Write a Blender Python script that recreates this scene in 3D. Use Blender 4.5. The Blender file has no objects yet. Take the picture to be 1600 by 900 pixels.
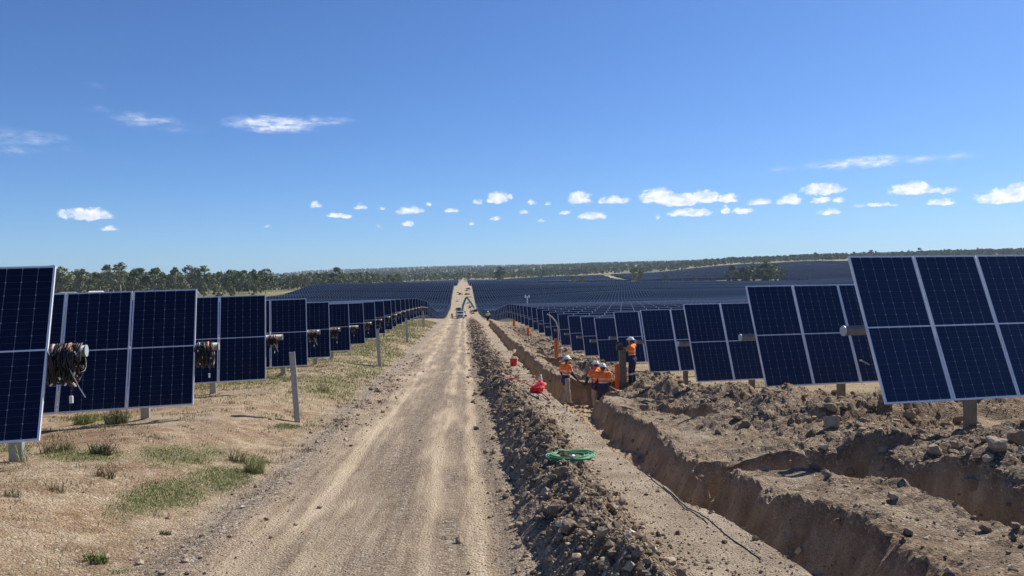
import bpy, bmesh, math, random
import numpy as np
from mathutils import Vector, Matrix

R = math.radians
rng = np.random.default_rng(7)
random.seed(7)
scene = bpy.context.scene
col = scene.collection

# ------------------------------------------------------------------ camera
CAM_F = 1200.0            # focal length in photo pixels (1600 wide)
YAW, PITCH, ROLL = R(3.62), R(-0.48), R(1.15)
cam_data = bpy.data.cameras.new("camera")
cam_data.sensor_width = 36.0
cam_data.lens = 36.0 * CAM_F / 1600.0
cam_data.clip_start = 0.1
cam_data.clip_end = 20000
cam = bpy.data.objects.new("camera", cam_data)
col.objects.link(cam)
cam_rot = (Matrix.Rotation(-YAW, 4, 'Z') @ Matrix.Rotation(R(90) + PITCH, 4, 'X') @ Matrix.Rotation(-ROLL, 4, 'Z'))
cam.matrix_world = cam_rot
scene.camera = cam
CR = cam_rot.to_3x3()

# ------------------------------------------------------------------ light
ROWYAW = R(9.4)
rdir = Vector((math.cos(ROWYAW), math.sin(ROWYAW), 0))
bdir = Vector((-math.sin(ROWYAW), math.cos(ROWYAW), 0))
sun_vec = (rdir * 0.95 + bdir * 0.56 + Vector((0, 0, 1))).normalized()   # towards the sun
SUN_EL = math.asin(sun_vec.z)
sun_az = math.atan2(sun_vec.x, sun_vec.y)          # from +Y towards +X
sd = bpy.data.lights.new("sun", 'SUN')
sd.energy = 5.0
sd.angle = R(0.55)
sd.color = (1.0, 0.93, 0.83)
sun = bpy.data.objects.new("sun", sd)
col.objects.link(sun)
sun.rotation_euler = sun_vec.to_track_quat('Z', 'Y').to_euler()

world = bpy.data.worlds.new("World")
scene.world = world
world.use_nodes = True
scene.view_settings.view_transform = 'Standard'
scene.view_settings.look = 'None'
scene.view_settings.gamma = 1.0
scene.view_settings.exposure = 0.46
scene.render.film_transparent = False
scene.cycles.max_bounces = 6
scene.cycles.transparent_max_bounces = 8
scene.cycles.use_adaptive_sampling = True
scene.cycles.adaptive_threshold = 0.01


# ------------------------------------------------------------------ node helpers
class NT:
    def __init__(s, tree):
        s.t = tree
        s.n = tree.nodes
        s.l = tree.links

    def new(s, kind, **kw):
        n = s.n.new(kind)
        for k, v in kw.items():
            setattr(n, k, v)
        return n

    def put(s, sock, v):
        if v is None:
            return
        if isinstance(v, bpy.types.NodeSocket):
            s.l.new(v, sock)
        else:
            if hasattr(sock.default_value, '__len__') and not hasattr(v, '__len__'):
                v = [v] * len(sock.default_value)
            if hasattr(v, '__len__') and len(v) == 3 and len(sock.default_value) == 4:
                v = (*v, 1)
            sock.default_value = v

    def math(s, op, a, b=None, c=None, clamp=False):
        n = s.new('ShaderNodeMath', operation=op, use_clamp=clamp)
        s.put(n.inputs[0], a)
        s.put(n.inputs[1], b)
        s.put(n.inputs[2], c)
        return n.outputs[0]

    def vmath(s, op, a, b=None, out=0):
        n = s.new('ShaderNodeVectorMath', operation=op)
        s.put(n.inputs[0], a)
        if op == 'SCALE':
            s.put(n.inputs[3], b)
        else:
            s.put(n.inputs[1], b)
        return n.outputs[out]

    def noise(s, vec, scale, detail=4, rough=0.55, out=0, dim='3D'):
        n = s.new('ShaderNodeTexNoise', noise_dimensions=dim)
        s.put(n.inputs['Vector'], vec)
        n.inputs['Scale'].default_value = scale
        n.inputs['Detail'].default_value = detail
        n.inputs['Roughness'].default_value = rough
        return n.outputs[out]

    def voronoi(s, vec, scale, feature='F1', out=0):
        n = s.new('ShaderNodeTexVoronoi', feature=feature)
        s.put(n.inputs['Vector'], vec)
        n.inputs['Scale'].default_value = scale
        return n.outputs[out]

    def ramp(s, fac, stops):
        n = s.new('ShaderNodeValToRGB')
        el = n.color_ramp.elements
        while len(el) < len(stops):
            el.new(0.5)
        for e, (p, c) in zip(el, stops):
            e.position = p
            e.color = (*c, 1) if len(c) == 3 else c
        s.put(n.inputs[0], fac)
        return n.outputs[0]

    def mix(s, fac, a, b, blend='MIX'):
        n = s.new('ShaderNodeMix', data_type='RGBA', blend_type=blend)
        s.put(n.inputs[0], fac)
        s.put(n.inputs[6], a)
        s.put(n.inputs[7], b)
        return n.outputs[2]

    def mapr(s, v, a, b, c=0.0, d=1.0, smooth=False):
        n = s.new('ShaderNodeMapRange')
        if smooth:
            n.interpolation_type = 'SMOOTHSTEP'
        s.put(n.inputs[0], v)
        for i, q in enumerate((a, b, c, d)):
            n.inputs[i + 1].default_value = q
        return n.outputs[0]

    def attr(s, name, out='Color'):
        n = s.new('ShaderNodeAttribute', attribute_name=name)
        return n.outputs[out]

    def sep(s, v):
        n = s.new('ShaderNodeSeparateXYZ')
        s.put(n.inputs[0], v)
        return n.outputs

    def comb(s, x=0.0, y=0.0, z=0.0):
        n = s.new('ShaderNodeCombineXYZ')
        s.put(n.inputs[0], x)
        s.put(n.inputs[1], y)
        s.put(n.inputs[2], z)
        return n.outputs[0]

    def coords(s, which='Object'):
        return s.new('ShaderNodeTexCoord').outputs[which]

    def geo(s, which='Position'):
        return s.new('ShaderNodeNewGeometry').outputs[which]

    def bump(s, h, strength=0.5, dist=0.02):
        n = s.new('ShaderNodeBump')
        n.inputs['Strength'].default_value = strength
        n.inputs['Distance'].default_value = dist
        s.put(n.inputs['Height'], h)
        return n.outputs[0]


MATS = {}


def mat(name, color=(0.5, 0.5, 0.5), rough=0.6, metal=0.0, build=None, var=0.0, vscale=8.0, bump=0.0, spec=None):
    """a Principled material; a little procedural variation unless build() makes its own nodes"""
    if name in MATS:
        return MATS[name]
    m = bpy.data.materials.new(name)
    m.use_nodes = True
    t = NT(m.node_tree)
    b = m.node_tree.nodes['Principled BSDF']
    b.inputs['Roughness'].default_value = rough
    b.inputs['Metallic'].default_value = metal
    b.inputs['Base Color'].default_value = (*color, 1)
    if spec is not None:
        b.inputs['Specular IOR Level'].default_value = spec
    if build:
        build(t, b)
    elif var:
        n = t.noise(t.coords('Object'), vscale, 5)
        lo = tuple(c * (1 - var) for c in color)
        hi = tuple(min(1, c * (1 + var)) for c in color)
        t.put(b.inputs['Base Color'], t.ramp(n, [(0.3, lo), (0.7, hi)]))
        if bump:
            t.put(b.inputs['Normal'], t.bump(n, bump, 0.01))
    MATS[name] = m
    return m


# ------------------------------------------------------------------ sky: Nishita and a scatter of small cumulus
def px_dir(px, py):
    v = CR @ Vector(((px - 800) / CAM_F, (450 - py) / CAM_F, -1.0))
    return v.normalized()


def px_ang(px, py):
    d = px_dir(px, py)
    return math.atan2(d.x, d.y), math.asin(d.z)


# photo position, half width, half height in pixels, density
CLOUDS = [
    (101, 336, 9, 8, .6), (139, 334, 36, 11, 1.0), (172, 357, 14, 5, .7), (494, 320, 10, 7, .8), (531, 337, 24, 5, .8),
    (563, 322, 10, 6, .55), (597, 325, 9, 4, .5), (641, 328, 26, 8, .6), (674, 317, 9, 5, .5), (707, 329, 19, 5, .5),
    (637, 349, 11, 6, .7), (734, 349, 7, 4, .6), (747, 315, 10, 6, .5), (779, 309, 19, 12, 1.0), (797, 307, 6, 5, .5),
    (773, 341, 13, 4, .5), (816, 331, 10, 5, .6), (832, 316, 10, 6, .5), (856, 316, 9, 5, .4), (846, 343, 12, 3, .4),
    (905, 309, 24, 12, 1.0), (882, 332, 11, 4, .55), (925, 337, 26, 8, .85), (960, 312, 27, 8, .8), (1027, 305, 36, 14, 1.1),
    (1062, 311, 45, 12, 1.1), (1103, 307, 28, 12, 1.0), (1138, 309, 24, 8, .9), (1075, 332, 40, 8, .9), (1133, 326, 10, 9, .6),
    (1160, 329, 22, 7, .7), (1026, 338, 6, 5, .4), (1187, 315, 23, 7, .8), (1236, 312, 21, 9, .9), (1285, 295, 34, 11, 1.0),
    (1278, 312, 20, 6, .7), (1312, 312, 13, 5, .55), (1296, 330, 19, 6, .8), (1342, 320, 11, 5, .4), (1374, 321, 30, 4, .6),
    (1424, 295, 32, 11, 1.0), (1455, 297, 12, 6, .8), (1480, 297, 18, 5, .7), (1472, 315, 20, 6, .8), (1570, 306, 44, 13, 1.0),
    (1600, 300, 30, 14, 1.0), (1228, 263, 26, 5, .22), (1342, 254, 68, 8, .55), (1440, 249, 32, 5, .3), (1490, 245, 30, 6, .25),
    (430, 194, 62, 12, .62), (505, 189, 42, 7, .34), (225, 187, 44, 10, .28), (270, 200, 50, 8, .12), (10, 214, 30, 12, .22),
    (58, 216, 34, 9, .24), (30, 235, 40, 8, .16), (100, 232, 24, 8, .10), (150, 132, 16, 5, .1), (154, 171, 14, 7, .15),
    (420, 353, 8, 3, .25), (594, 352, 9, 4, .3),
]
t = NT(world.node_tree)
bg = world.node_tree.nodes['Background']
sky = t.new('ShaderNodeTexSky', sky_type='NISHITA')
sky.sun_disc = False
sky.sun_elevation = SUN_EL
sky.sun_rotation = sun_az
sky.altitude = 150
sky.air_density = 1.0
sky.dust_density = 0.35
sky.ozone_density = 3.0
SKY_STRENGTH = 0.0765
dirv = t.vmath('NORMALIZE', t.coords('Generated'))
sx, sy, sz = t.sep(dirv)
az = t.math('ARCTAN2', sx, sy)
el = t.math('ARCSINE', sz)
wob = t.noise(dirv, 55, 5, 0.6, out=1)
wx, wy, wz = t.sep(wob)
azw = t.math('ADD', az, t.math('MULTIPLY', t.math('SUBTRACT', wx, 0.5), 0.022))
elw = t.math('ADD', el, t.math('MULTIPLY', t.math('SUBTRACT', wy, 0.5), 0.010))
uv = t.comb(azw, elw, 0.0)
acc, wisp = None, None
for (cx, cy, w, h, dn) in CLOUDS:
    thin = cy < 270
    a0, e0 = px_ang(cx, cy + (0 if thin else h * .35))
    d = t.vmath('SUBTRACT', uv, (a0, e0, 0))
    k = 1.35 if thin else 1.02
    d = t.vmath('MULTIPLY', d, (CAM_F / (w * k), CAM_F / (h * k * (1 if thin else 1.35)), 0))
    if not thin:
        d = t.vmath('MAXIMUM', d, t.vmath('MULTIPLY', d, (1, -2.4, 1)))      # flat undersides
    ln = t.vmath('LENGTH', d, out=1)
    v = t.math('MULTIPLY_ADD', ln, -dn, dn)
    if thin:
        wisp = v if wisp is None else t.math('MAXIMUM', wisp, v)
    else:
        acc = v if acc is None else t.math('MAXIMUM', acc, v)
cn = t.noise(t.vmath('MULTIPLY', dirv, (1, 1, 1.5)), 120, 8, 0.66)
dens = t.math('ADD', acc, t.math('MULTIPLY', t.math('SUBTRACT', cn, 0.5), 1.35))
dens = t.math('MULTIPLY', dens, t.mapr(acc, 0.0, 0.16))
mask = t.math('MULTIPLY', t.mapr(dens, 0.02, 0.50, 0, 1, True), .93)
wn = t.noise(t.vmath('MULTIPLY', dirv, (1, 1, 4.5)), 38, 7, 0.68)
wd = t.math('MULTIPLY', t.math('MAXIMUM', wisp, 0.0), t.mapr(wn, .30, .66))
mask = t.math('MAXIMUM', mask, t.mapr(wd, 0.0, .36, 0, .80, True))
shade = t.mapr(t.noise(t.vmath('ADD', t.vmath('MULTIPLY', dirv, (1, 1, 1.6)), (0, 0, 0.006)), 90, 4), 0.35, 0.62)
ccol = t.mix(shade, (6.6, 7.6, 9.6), (10.6, 10.8, 11.2))
skyc = t.mix(1.0, sky.outputs[0], (0.47, 0.69, 1.045), 'MULTIPLY')
# the low sky away from the sun is nearly as bright as towards it
low = t.math('POWER', 2.718, t.math('MULTIPLY', t.math('MAXIMUM', el, 0.0), -9.0))
away = t.mapr(az, R(30), R(-32), .04, .46, True)
skyc = t.vmath('SCALE', skyc, t.math('MULTIPLY_ADD', low, away, 1.0))
t.put(bg.inputs[0], t.mix(mask, skyc, ccol))
bg.inputs[1].default_value = SKY_STRENGTH


# ------------------------------------------------------------------ numpy noise
def _hash(ix, iy, seed):
    h = (ix.astype(np.int64) * 374761393 + iy.astype(np.int64) * 668265263 + seed * 1442695041) & 0xffffffff
    h = ((h ^ (h >> 13)) * 1274126177) & 0xffffffff
    h = ((h ^ (h >> 16)) * 2246822519) & 0xffffffff
    return ((h ^ (h >> 15)) & 0xffffff) / float(0xffffff)


def vnoise(x, y, seed=0):
    x = np.asarray(x, float)
    y = np.asarray(y, float)
    ix, iy = np.floor(x), np.floor(y)
    fx, fy = x - ix, y - iy
    fx = fx * fx * fx * (fx * (fx * 6 - 15) + 10)
    fy = fy * fy * fy * (fy * (fy * 6 - 15) + 10)
    a, b = _hash(ix, iy, seed), _hash(ix + 1, iy, seed)
    c, d = _hash(ix, iy + 1, seed), _hash(ix + 1, iy + 1, seed)
    return (a + (b - a) * fx) * (1 - fy) + (c + (d - c) * fx) * fy - 0.5      # -.5 .. .5


def fbm(x, y, seed=0, octv=4, gain=0.5):
    s, a = 0.0, 1.0
    for o in range(octv):
        s = s + a * vnoise(x * 2 ** o + 17.3 * o, y * 2 ** o - 9.1 * o, seed + o)
        a *= gain
    return s


def worley(x, y, seed=0):
    x = np.asarray(x, float)
    y = np.asarray(y, float)
    ix, iy = np.floor(x), np.floor(y)
    best = np.full(x.shape, 9.0)
    hid = np.zeros(x.shape)
    for dx in (-1, 0, 1):
        for dy in (-1, 0, 1):
            cx, cy = ix + dx, iy + dy
            d = np.hypot(cx + _hash(cx, cy, seed) - x, cy + _hash(cx, cy, seed + 5) - y)
            k = d < best
            best = np.where(k, d, best)
            hid = np.where(k, _hash(cx, cy, seed + 9), hid)
    return best, hid


def sstep(a, b, v):
    q = np.clip((v - a) / (b - a), 0, 1)
    return q * q * (3 - 2 * q)


# ------------------------------------------------------------------ the lie of the land (camera at height 0)
YL = [-40, 0, 9.8, 14.9, 20, 25.4, 31, 37, 45.5, 56, 66, 79, 95, 110, 130, 165]
DL = [1.2, 1.75, 2.12, 2.48, 2.70, 2.90, 3.16, 3.42, 3.6, 3.8, 3.95, 4.15, 4.45, 5.0, 6.4, 9.0]
YM = [-40, 0, 6.3, 10, 20, 37, 64, 90, 110, 130, 165]
DM = [1.5, 2.05, 2.40, 2.68, 3.20, 3.85, 4.45, 4.8, 5.1, 6.4, 9.0]
YR = [-40, 0, 11.1, 16.3, 21.3, 26.7, 32.6, 37.2, 42.3, 48, 58, 71, 80, 110, 130, 165]
DR = [1.2, 1.85, 2.48, 2.92, 3.50, 3.96, 4.25, 4.55, 4.68, 4.9, 5.03, 5.2, 5.3, 5.9, 7.0, 9.0]
FY = [110, 165, 238, 270, 325, 370, 455, 520, 600, 700, 850, 950, 1150, 1300, 1700, 2000, 2500, 3000, 4500, 6500]
FT = {
    -1.3: [-4, -4, -4, -4, -3, -3, -2, -2, -1, -1, 0, 0, 0, 0, 2, 4, 8, 12, 30, 60],
    -.60: [-4.5, -5, -5, -5, -4, -3.4, -2.3, -2, -2, -2, -1.5, -1, -1, 0, 2, 4, 8, 12, 30, 60],
    -.245: [-5.2, -7, -8, -8, -7, -6.3, -4.0, -3.6, -3.6, -4, -3.4, -3, -2.4, -2, 3, 7, 16, 28, 66, 95],
    -.178: [-5.3, -8.2, -9.6, -9.2, -7.6, -5.4, -0.9, -0.8, -2.5, -3.5, -2, -1, 0, 2, 9, 15, 27, 42, 84, 100],
    0.0: [-5.1, -9.0, -11.2, -11.0, -9.9, -7.3, -2.1, -2.0, -3.4, -3.0, -1, .5, 4, 7, 16, 24, 38, 52, 92, 110],
    .23: [-6, -8.6, -9, -8.8, -7.5, -6.4, -4.3, -3.5, -3.0, -1.8, 1.5, 4.5, 9, 12, 26, 34, 50, 60, 80, 100],
    .37: [-6.2, -8.2, -9, -9, -8, -7.2, -5.6, -4.0, -1.8, 1.4, 8, 11.5, 19, 24, 36, 40, 52, 60, 80, 100],
    .48: [-6.2, -8.2, -9, -9, -8.5, -7.8, -6.3, -5.4, -2.2, 2.5, 9.5, 14, 24, 27, 38, 44, 54, 60, 80, 100],
    .73: [-6.2, -8.2, -9, -9, -8, -7, -5, -3.5, -1, 4, 11, 15, 22, 32, 42, 48, 56, 60, 80, 100],
    1.4: [-6, -8, -9, -9, -8, -7, -5, -3, 0, 5, 12, 16, 24, 30, 40, 46, 54, 60, 80, 100],
}
FTK = sorted(FT)
FTV = np.array([FT[k] for k in FTK], float)


def _farlin(tx, y):
    ly = np.log(np.clip(y, FY[0], FY[-1]))
    LY = np.log(np.array(FY, float))
    j = np.clip(np.searchsorted(LY, ly) - 1, 0, len(FY) - 2)
    fy = np.clip((ly - LY[j]) / (LY[j + 1] - LY[j]), 0, 1)
    K = np.array(FTK)
    i = np.clip(np.searchsorted(K, tx) - 1, 0, len(K) - 2)
    fx = np.clip((tx - K[i]) / (K[i + 1] - K[i]), 0, 1)
    fx = fx * fx * (3 - 2 * fx)
    return (FTV[i, j] * (1 - fx) + FTV[i + 1, j] * fx) * (1 - fy) + (FTV[i, j + 1] * (1 - fx) + FTV[i + 1, j + 1] * fx) * fy


def far_e(x, y):
    yy = np.maximum(y, 60)
    s = 0
    for k in (-.09, -.045, 0, .045, .09):
        s = s + _farlin(x / yy, yy * (1 + k))
    return s / 5


def near_e(x, y):
    yr = y - 0.1655 * (x - np.clip(x, -5.2, 6.3))
    dl = np.interp(yr, YL, DL) + 0.010 * np.clip(-5.2 - x, 0, 60)
    dm = np.interp(yr, YM, DM)
    dr = np.interp(yr, YR, DR) + 0.004 * np.clip(x - 6.3, 0, 60)
    a = sstep(-5.2, -2.7, x)
    b = sstep(2.6, 6.2, x)
    return -(dl * (1 - a) + dm * a * (1 - b) + dr * b)


def macro(x, y):
    x = np.asarray(x, float)
    y = np.asarray(y, float)
    w = sstep(100, 165, y)
    return near_e(x, y) * (1 - w) + far_e(x, y) * w


CROSS = [(10.4, 3.7, 6.2, 0.75), (18.0, 3.7, 5.2, .5), (23.6, 3.3, 4.5, 5.6), (26.9, 3.4, 6.0, 2.3), (33.5, 3.7, 6.4, .9), (43.5, 3.7, 6.6, .9), (54, 3.7, 6.6, .9)]
TR2 = [(3.0, 10.3), (15.2, 19.4), (30.0, 33.0), (37.5, 43), (47.5, 53)]
HEAPS = [(7.6, 13.3, 1.5, .75, .62), (9.4, 13.6, 1.5, .8, .5), (6.5, 14.9, 1.3, .7, .52), (6.3, 17.4, 1.0, .7, .42), (5.4, 14.0, .9, .9, .35), (8.6, 18.2, 1.2, .6, .30),
         (7.2, 9.3, 1.2, .55, .42), (8.6, 9.0, 1.3, .6, .45), (6.0, 8.2, .8, .6, .22), (5.7, 21.4, .8, .5, .4), (6.0, 24.8, .8, .5, .35), (7.4, 23.5, 1.2, .6, .3),
         (5.6, 30.0, .8, 1.5, .4), (5.9, 36.0, .8, 1.8, .4), (6.0, 46.0, .9, 2.5, .45), (6.0, 58.0, .9, 3, .4), (7.5, 31, 1.5, 1, .3), (6.1, 75.0, .9, 6, .4)]


def features(x, y):
    """relief, and masks: road, dug soil, trench wall"""
    x = np.asarray(x, float)
    y = np.asarray(y, float)
    fade = 1 - sstep(95, 125, y)
    res = np.clip(y / 40, 1, 4)          # keep the finest relief to what the mesh can carry
    z = np.zeros(np.broadcast(x, y).shape)
    # left verge and everywhere
    z = z + 0.05 * fbm(x * .5, y * .5, 1, 4)
    # road: shallow wheel ruts and fine roughness
    e0 = -2.32 - .4 * sstep(6, 25, y) + .16 * fbm(y * .22, 0 * x, 3, 3)
    e1 = .46 + .14 * sstep(6, 40, y) + .12 * fbm(y * .3, 0 * x + 5, 4, 3)
    road = sstep(e0 - .15, e0 + .15, x) * (1 - sstep(e1 - .12, e1 + .12, x))
    ruts = 0
    for rx, rw in ((-1.75, .26), (-.05, .26), (-1.15, .3), (.25, .16)):
        ruts = ruts + np.exp(-((x - rx - .1 * fbm(y * .12, 0 * x, 6, 2)) / rw) ** 2)
    tread = np.exp(-((x - .17 - .1 * fbm(y * .12, 0 * x, 6, 2)) / .16) ** 2) * np.sin(y * 2 * np.pi / .16 + 6 * x) * sstep(5, 6, y) * (1 - sstep(13, 15, y)) * sstep(-.2, .15, fbm(y * .5, x, 9, 2))
    z = z + road * (-.035 * ruts + .014 * fbm(x * 6, y * 5, 7, 4) - .01 + .009 * tread)
    # little windrow of gravel on the verge
    z = z + .035 * np.exp(-((x - e0 + .22) / .22) ** 2) * (1 + fbm(x * 4, y * 3, 8, 3)) * fade
    # berm of spoil beside the road
    bc = 1.15 + .16 * fbm(y * .35, 0 * x, 11, 3)
    bw = .56 + .14 * fbm(y * .6, 0 * x, 12, 3)
    bh = (.40 + .22 * fbm(y * .8, 0 * x, 13, 3)) * (1 - .35 * sstep(15, 60, y))
    q = np.clip(1 - np.abs((x - bc) / bw), 0, 1)
    berm = bh * np.power(q, .8)
    bm = sstep(0, .35, q)
    f1, h1 = worley(x * 4.2, y * 4.2, 21)
    f2, h2 = worley(x * 9.5, y * 9.5, 22)
    clod = np.sqrt(np.clip(1 - (f1 / .62) ** 2, 0, 1)) * (.2 + h1) * .5 + np.sqrt(np.clip(1 - (f2 / .6) ** 2, 0, 1)) * (.2 + h2) * .24
    z = z + fade * (berm + bm * (.15 * clod + .07 * fbm(x * 5, y * 5, 14, 3)))
    # bench between berm and trench
    bench = sstep(bc + bw - .1, bc + bw + .25, x) * (1 - sstep(2.7, 2.95, x))
    z = z + bench * (.04 * fbm(x * 1.2, y * .8, 15, 4) + .014 * clod - .02)
    # first trench
    wobL = .10 * fbm(y * .7, 0 * x, 31, 3)
    wobR = .34 * fbm(y * .55, 0 * x + 3, 32, 3) + .10 * fbm(x * 2.5, y * 2.5, 33, 3) + .05 * np.abs(np.sin(y * math.pi / .42 + 2 * fbm(y * .4, 0 * x, 39, 2)))
    sh = -.34 + .16 * sstep(10, 50, y) + .30 * (1 - sstep(6, 11.5, y))
    l0, l1 = 2.86 + sh + wobL, 3.70 + sh + wobR
    inn = sstep(l0 - .08, l0 + .07, x) * (1 - sstep(l1 - .20, l1 + .16, x))
    dep = .52 + .38 * sstep(19, 26, y) - .2 * sstep(30, 40, y) + .05 * fbm(x * 2, y * 1.3, 34, 3)
    tr = inn * dep
    # second, rougher trench and the cross cuts to the rows
    w2 = .30 * fbm(y * .6, 0 * x, 35, 3)
    s2 = 0
    for a, b in TR2:
        s2 = np.maximum(s2, sstep(a - .25, a + .2, y) * (1 - sstep(b - .2, b + .3, y)))
    c2 = 4.80 + w2 + .10 * np.clip(13 - y, 0, 6)
    in2 = s2 * sstep(c2 - .42, c2 - .18, x) * (1 - sstep(c2 + .32, c2 + .46, x))
    tr = np.maximum(tr, in2 * (.66 + .12 * fbm(x * 2, y * 2, 36, 3)))
    wc = .2 * fbm(x * .9, y * .5, 37, 3)
    for yc, xa, xb, wd in CROSS:
        k = sstep(wd / 2 + .10, wd / 2 - .08, np.abs(y - yc + wc)) if False else (1 - sstep(wd / 2 - .08, wd / 2 + .10, np.abs(y - yc + wc)))
        k = k * sstep(xa - .5, xa - .3, x) * (1 - sstep(xb, xb + .3, x))
        tr = np.maximum(tr, k * (.62 + .30 * sstep(19, 26, y) * (1 - sstep(30, 36, y)) + .08 * fbm(x * 2, y * 2, 38, 2)))
    z = z - fade * tr
    wall = sstep(.02, .25, tr)
    # rough dug ground beyond the first trench, heaps of spoil
    dug = sstep(l1 - .1, l1 + .5, x) * (1 - sstep(7.2, 9.5, x + .8 * fbm(x * .4, y * .4, 41, 3)))
    heap = np.zeros_like(z)
    for hx, hy, ax, ay, hh in HEAPS:
        r2 = ((x - hx) / ax) ** 2 + ((y - hy - .3 * fbm(x * .9, y * .9, 42, 2)) / ay) ** 2
        heap = np.maximum(heap, hh * np.clip(1 - np.sqrt(r2) * .8, 0, 1) ** .9)
    hm = sstep(.02, .15, heap)
    dugm = np.clip(np.maximum(dug, hm), 0, 1)
    rough = dugm * (1 - wall * .75)
    ridge = np.exp(-((x - 3.95) / .5) ** 2)
    z = z + fade * (heap + rough * (.13 * fbm(x * 1.3, y * 1.3, 43, 4) + (.11 - .07 * ridge) * clod)
                    + .10 * dug * (1 - wall) * sstep(5.2, 6.0, x) * (1 - sstep(6.0, 7.6, x)))
    # ragged lip of crumbled earth, and a low uneven bank thrown up beyond the second trench
    lip = np.exp(-((x - l1 - .20) / .20) ** 2) * (1 - wall)
    z = z + fade * lip * (.10 * clod + .07 * fbm(x * 3.2, y * 3.2, 46, 3) + .02)
    bank = np.exp(-((x - 6.05 - .4 * fbm(y * .3, 0 * x, 47, 3)) / .62) ** 2) * (sstep(12, 13.5, y) * (1 - sstep(24, 26, y)) + sstep(30, 32, y)) * (1 - .6 * sstep(40, 70, y))
    z = z + fade * bank * (1 - wall) * (.15 + .30 * fbm(x * 1.1, y * .8, 48, 4))
    # crumbling on walls and in the bottom
    z = z + fade * wall * (.11 * fbm(x * 4, y * 4, 44, 4) + .06 * clod)
    # slight relief of the bare soil to the left
    left = 1 - sstep(e0 - .4, e0 - .1, x)
    z = z + left * (.02 * fbm(x * 3, y * 3, 51, 3)) / res
    # little fans of pale drill spoil at the left posts
    spoil = np.zeros_like(z)
    for sx_, sy_ in ((-5.3, 14.9), (-5.6, 20.1), (-5.4, 25.6), (-5.2, 31.0), (-3.7, 33.2), (-5.3, 36.2)):
        spoil = np.maximum(spoil, np.clip(1.15 - np.hypot((x - sx_) / .95, (y - sy_) / .55) + .5 * fbm(x * 2, y * 2, 52, 3), 0, 1))
    z = z + .07 * sstep(0, .6, spoil)
    grav = np.clip(np.exp(-((x - e0 + .28) / .34) ** 2) + .8 * np.exp(-((x - e1 - .1) / .2) ** 2), 0, 1)
    return z, dict(road=road * fade + (1 - fade) * sstep(-3, -2.6, x) * (1 - sstep(.6, 1.1, x)), berm=bm * fade, dug=dugm * fade,
                   wall=wall * fade, spoil=sstep(.1, .5, spoil), bench=np.clip(bench + .75 * ridge * (1 - wall) * dug * sstep(-.1, .12, fbm(x * 1.1, y * 1.1, 45, 3)), 0, 1) * fade, grav=grav * fade, left=left, tr=tr)


def ground_z(x, y):
    x = np.asarray(x, float)
    y = np.asarray(y, float)
    z, _ = features(x, y)
    return macro(x, y) + z


def gz(x, y):
    return float(ground_z(np.array([x]), np.array([y]))[0])


def spot(px, py, soft=False):
    """where the sight line through a photo pixel meets the ground"""
    d = px_dir(px, py)
    s = np.exp(np.linspace(math.log(3), math.log(3000), 5000))
    X, Y, Z = d.x * s, d.y * s, d.z * s
    G = macro(X, Y) if soft else ground_z(X, Y)
    k = np.argmax(Z < G)
    return Vector((X[k], Y[k], G[k]))


# ------------------------------------------------------------------ mesh helpers
def fast_mesh(name, verts, faces, smooth=False, mats=(), matidx=None):
    me = bpy.data.meshes.new(name)
    verts = np.ascontiguousarray(verts, dtype=np.float32)
    faces = np.asarray(faces, dtype=np.int32)
    n, k = faces.shape
    me.vertices.add(len(verts))
    me.vertices.foreach_set('co', verts.ravel())
    me.loops.add(n * k)
    me.loops.foreach_set('vertex_index', faces.ravel())
    me.polygons.add(n)
    me.polygons.foreach_set('loop_start', np.arange(0, n * k, k, dtype=np.int32))
    me.polygons.foreach_set('loop_total', np.full(n, k, dtype=np.int32))
    me.polygons.foreach_set('use_smooth', np.full(n, smooth, dtype=bool))
    if matidx is not None:
        me.polygons.foreach_set('material_index', np.asarray(matidx, dtype=np.int32))
    for m in mats:
        me.materials.append(m)
    me.update(calc_edges=True)
    return me


def link(name, me, parent=None, loc=None, rot=None, **props):
    o = bpy.data.objects.new(name, me)
    col.objects.link(o)
    if parent is not None:
        o.parent = parent
    if loc is not None:
        o.location = loc
    if rot is not None:
        o.rotation_euler = rot
    for k, v in props.items():
        if v is not None:
            o[k] = v
    return o


def thing(name, label, cat, loc=(0, 0, 0), rot=(0, 0, 0), group=None):
    return link(name, None, None, loc, rot, label=label, category=cat, group=group)


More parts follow.
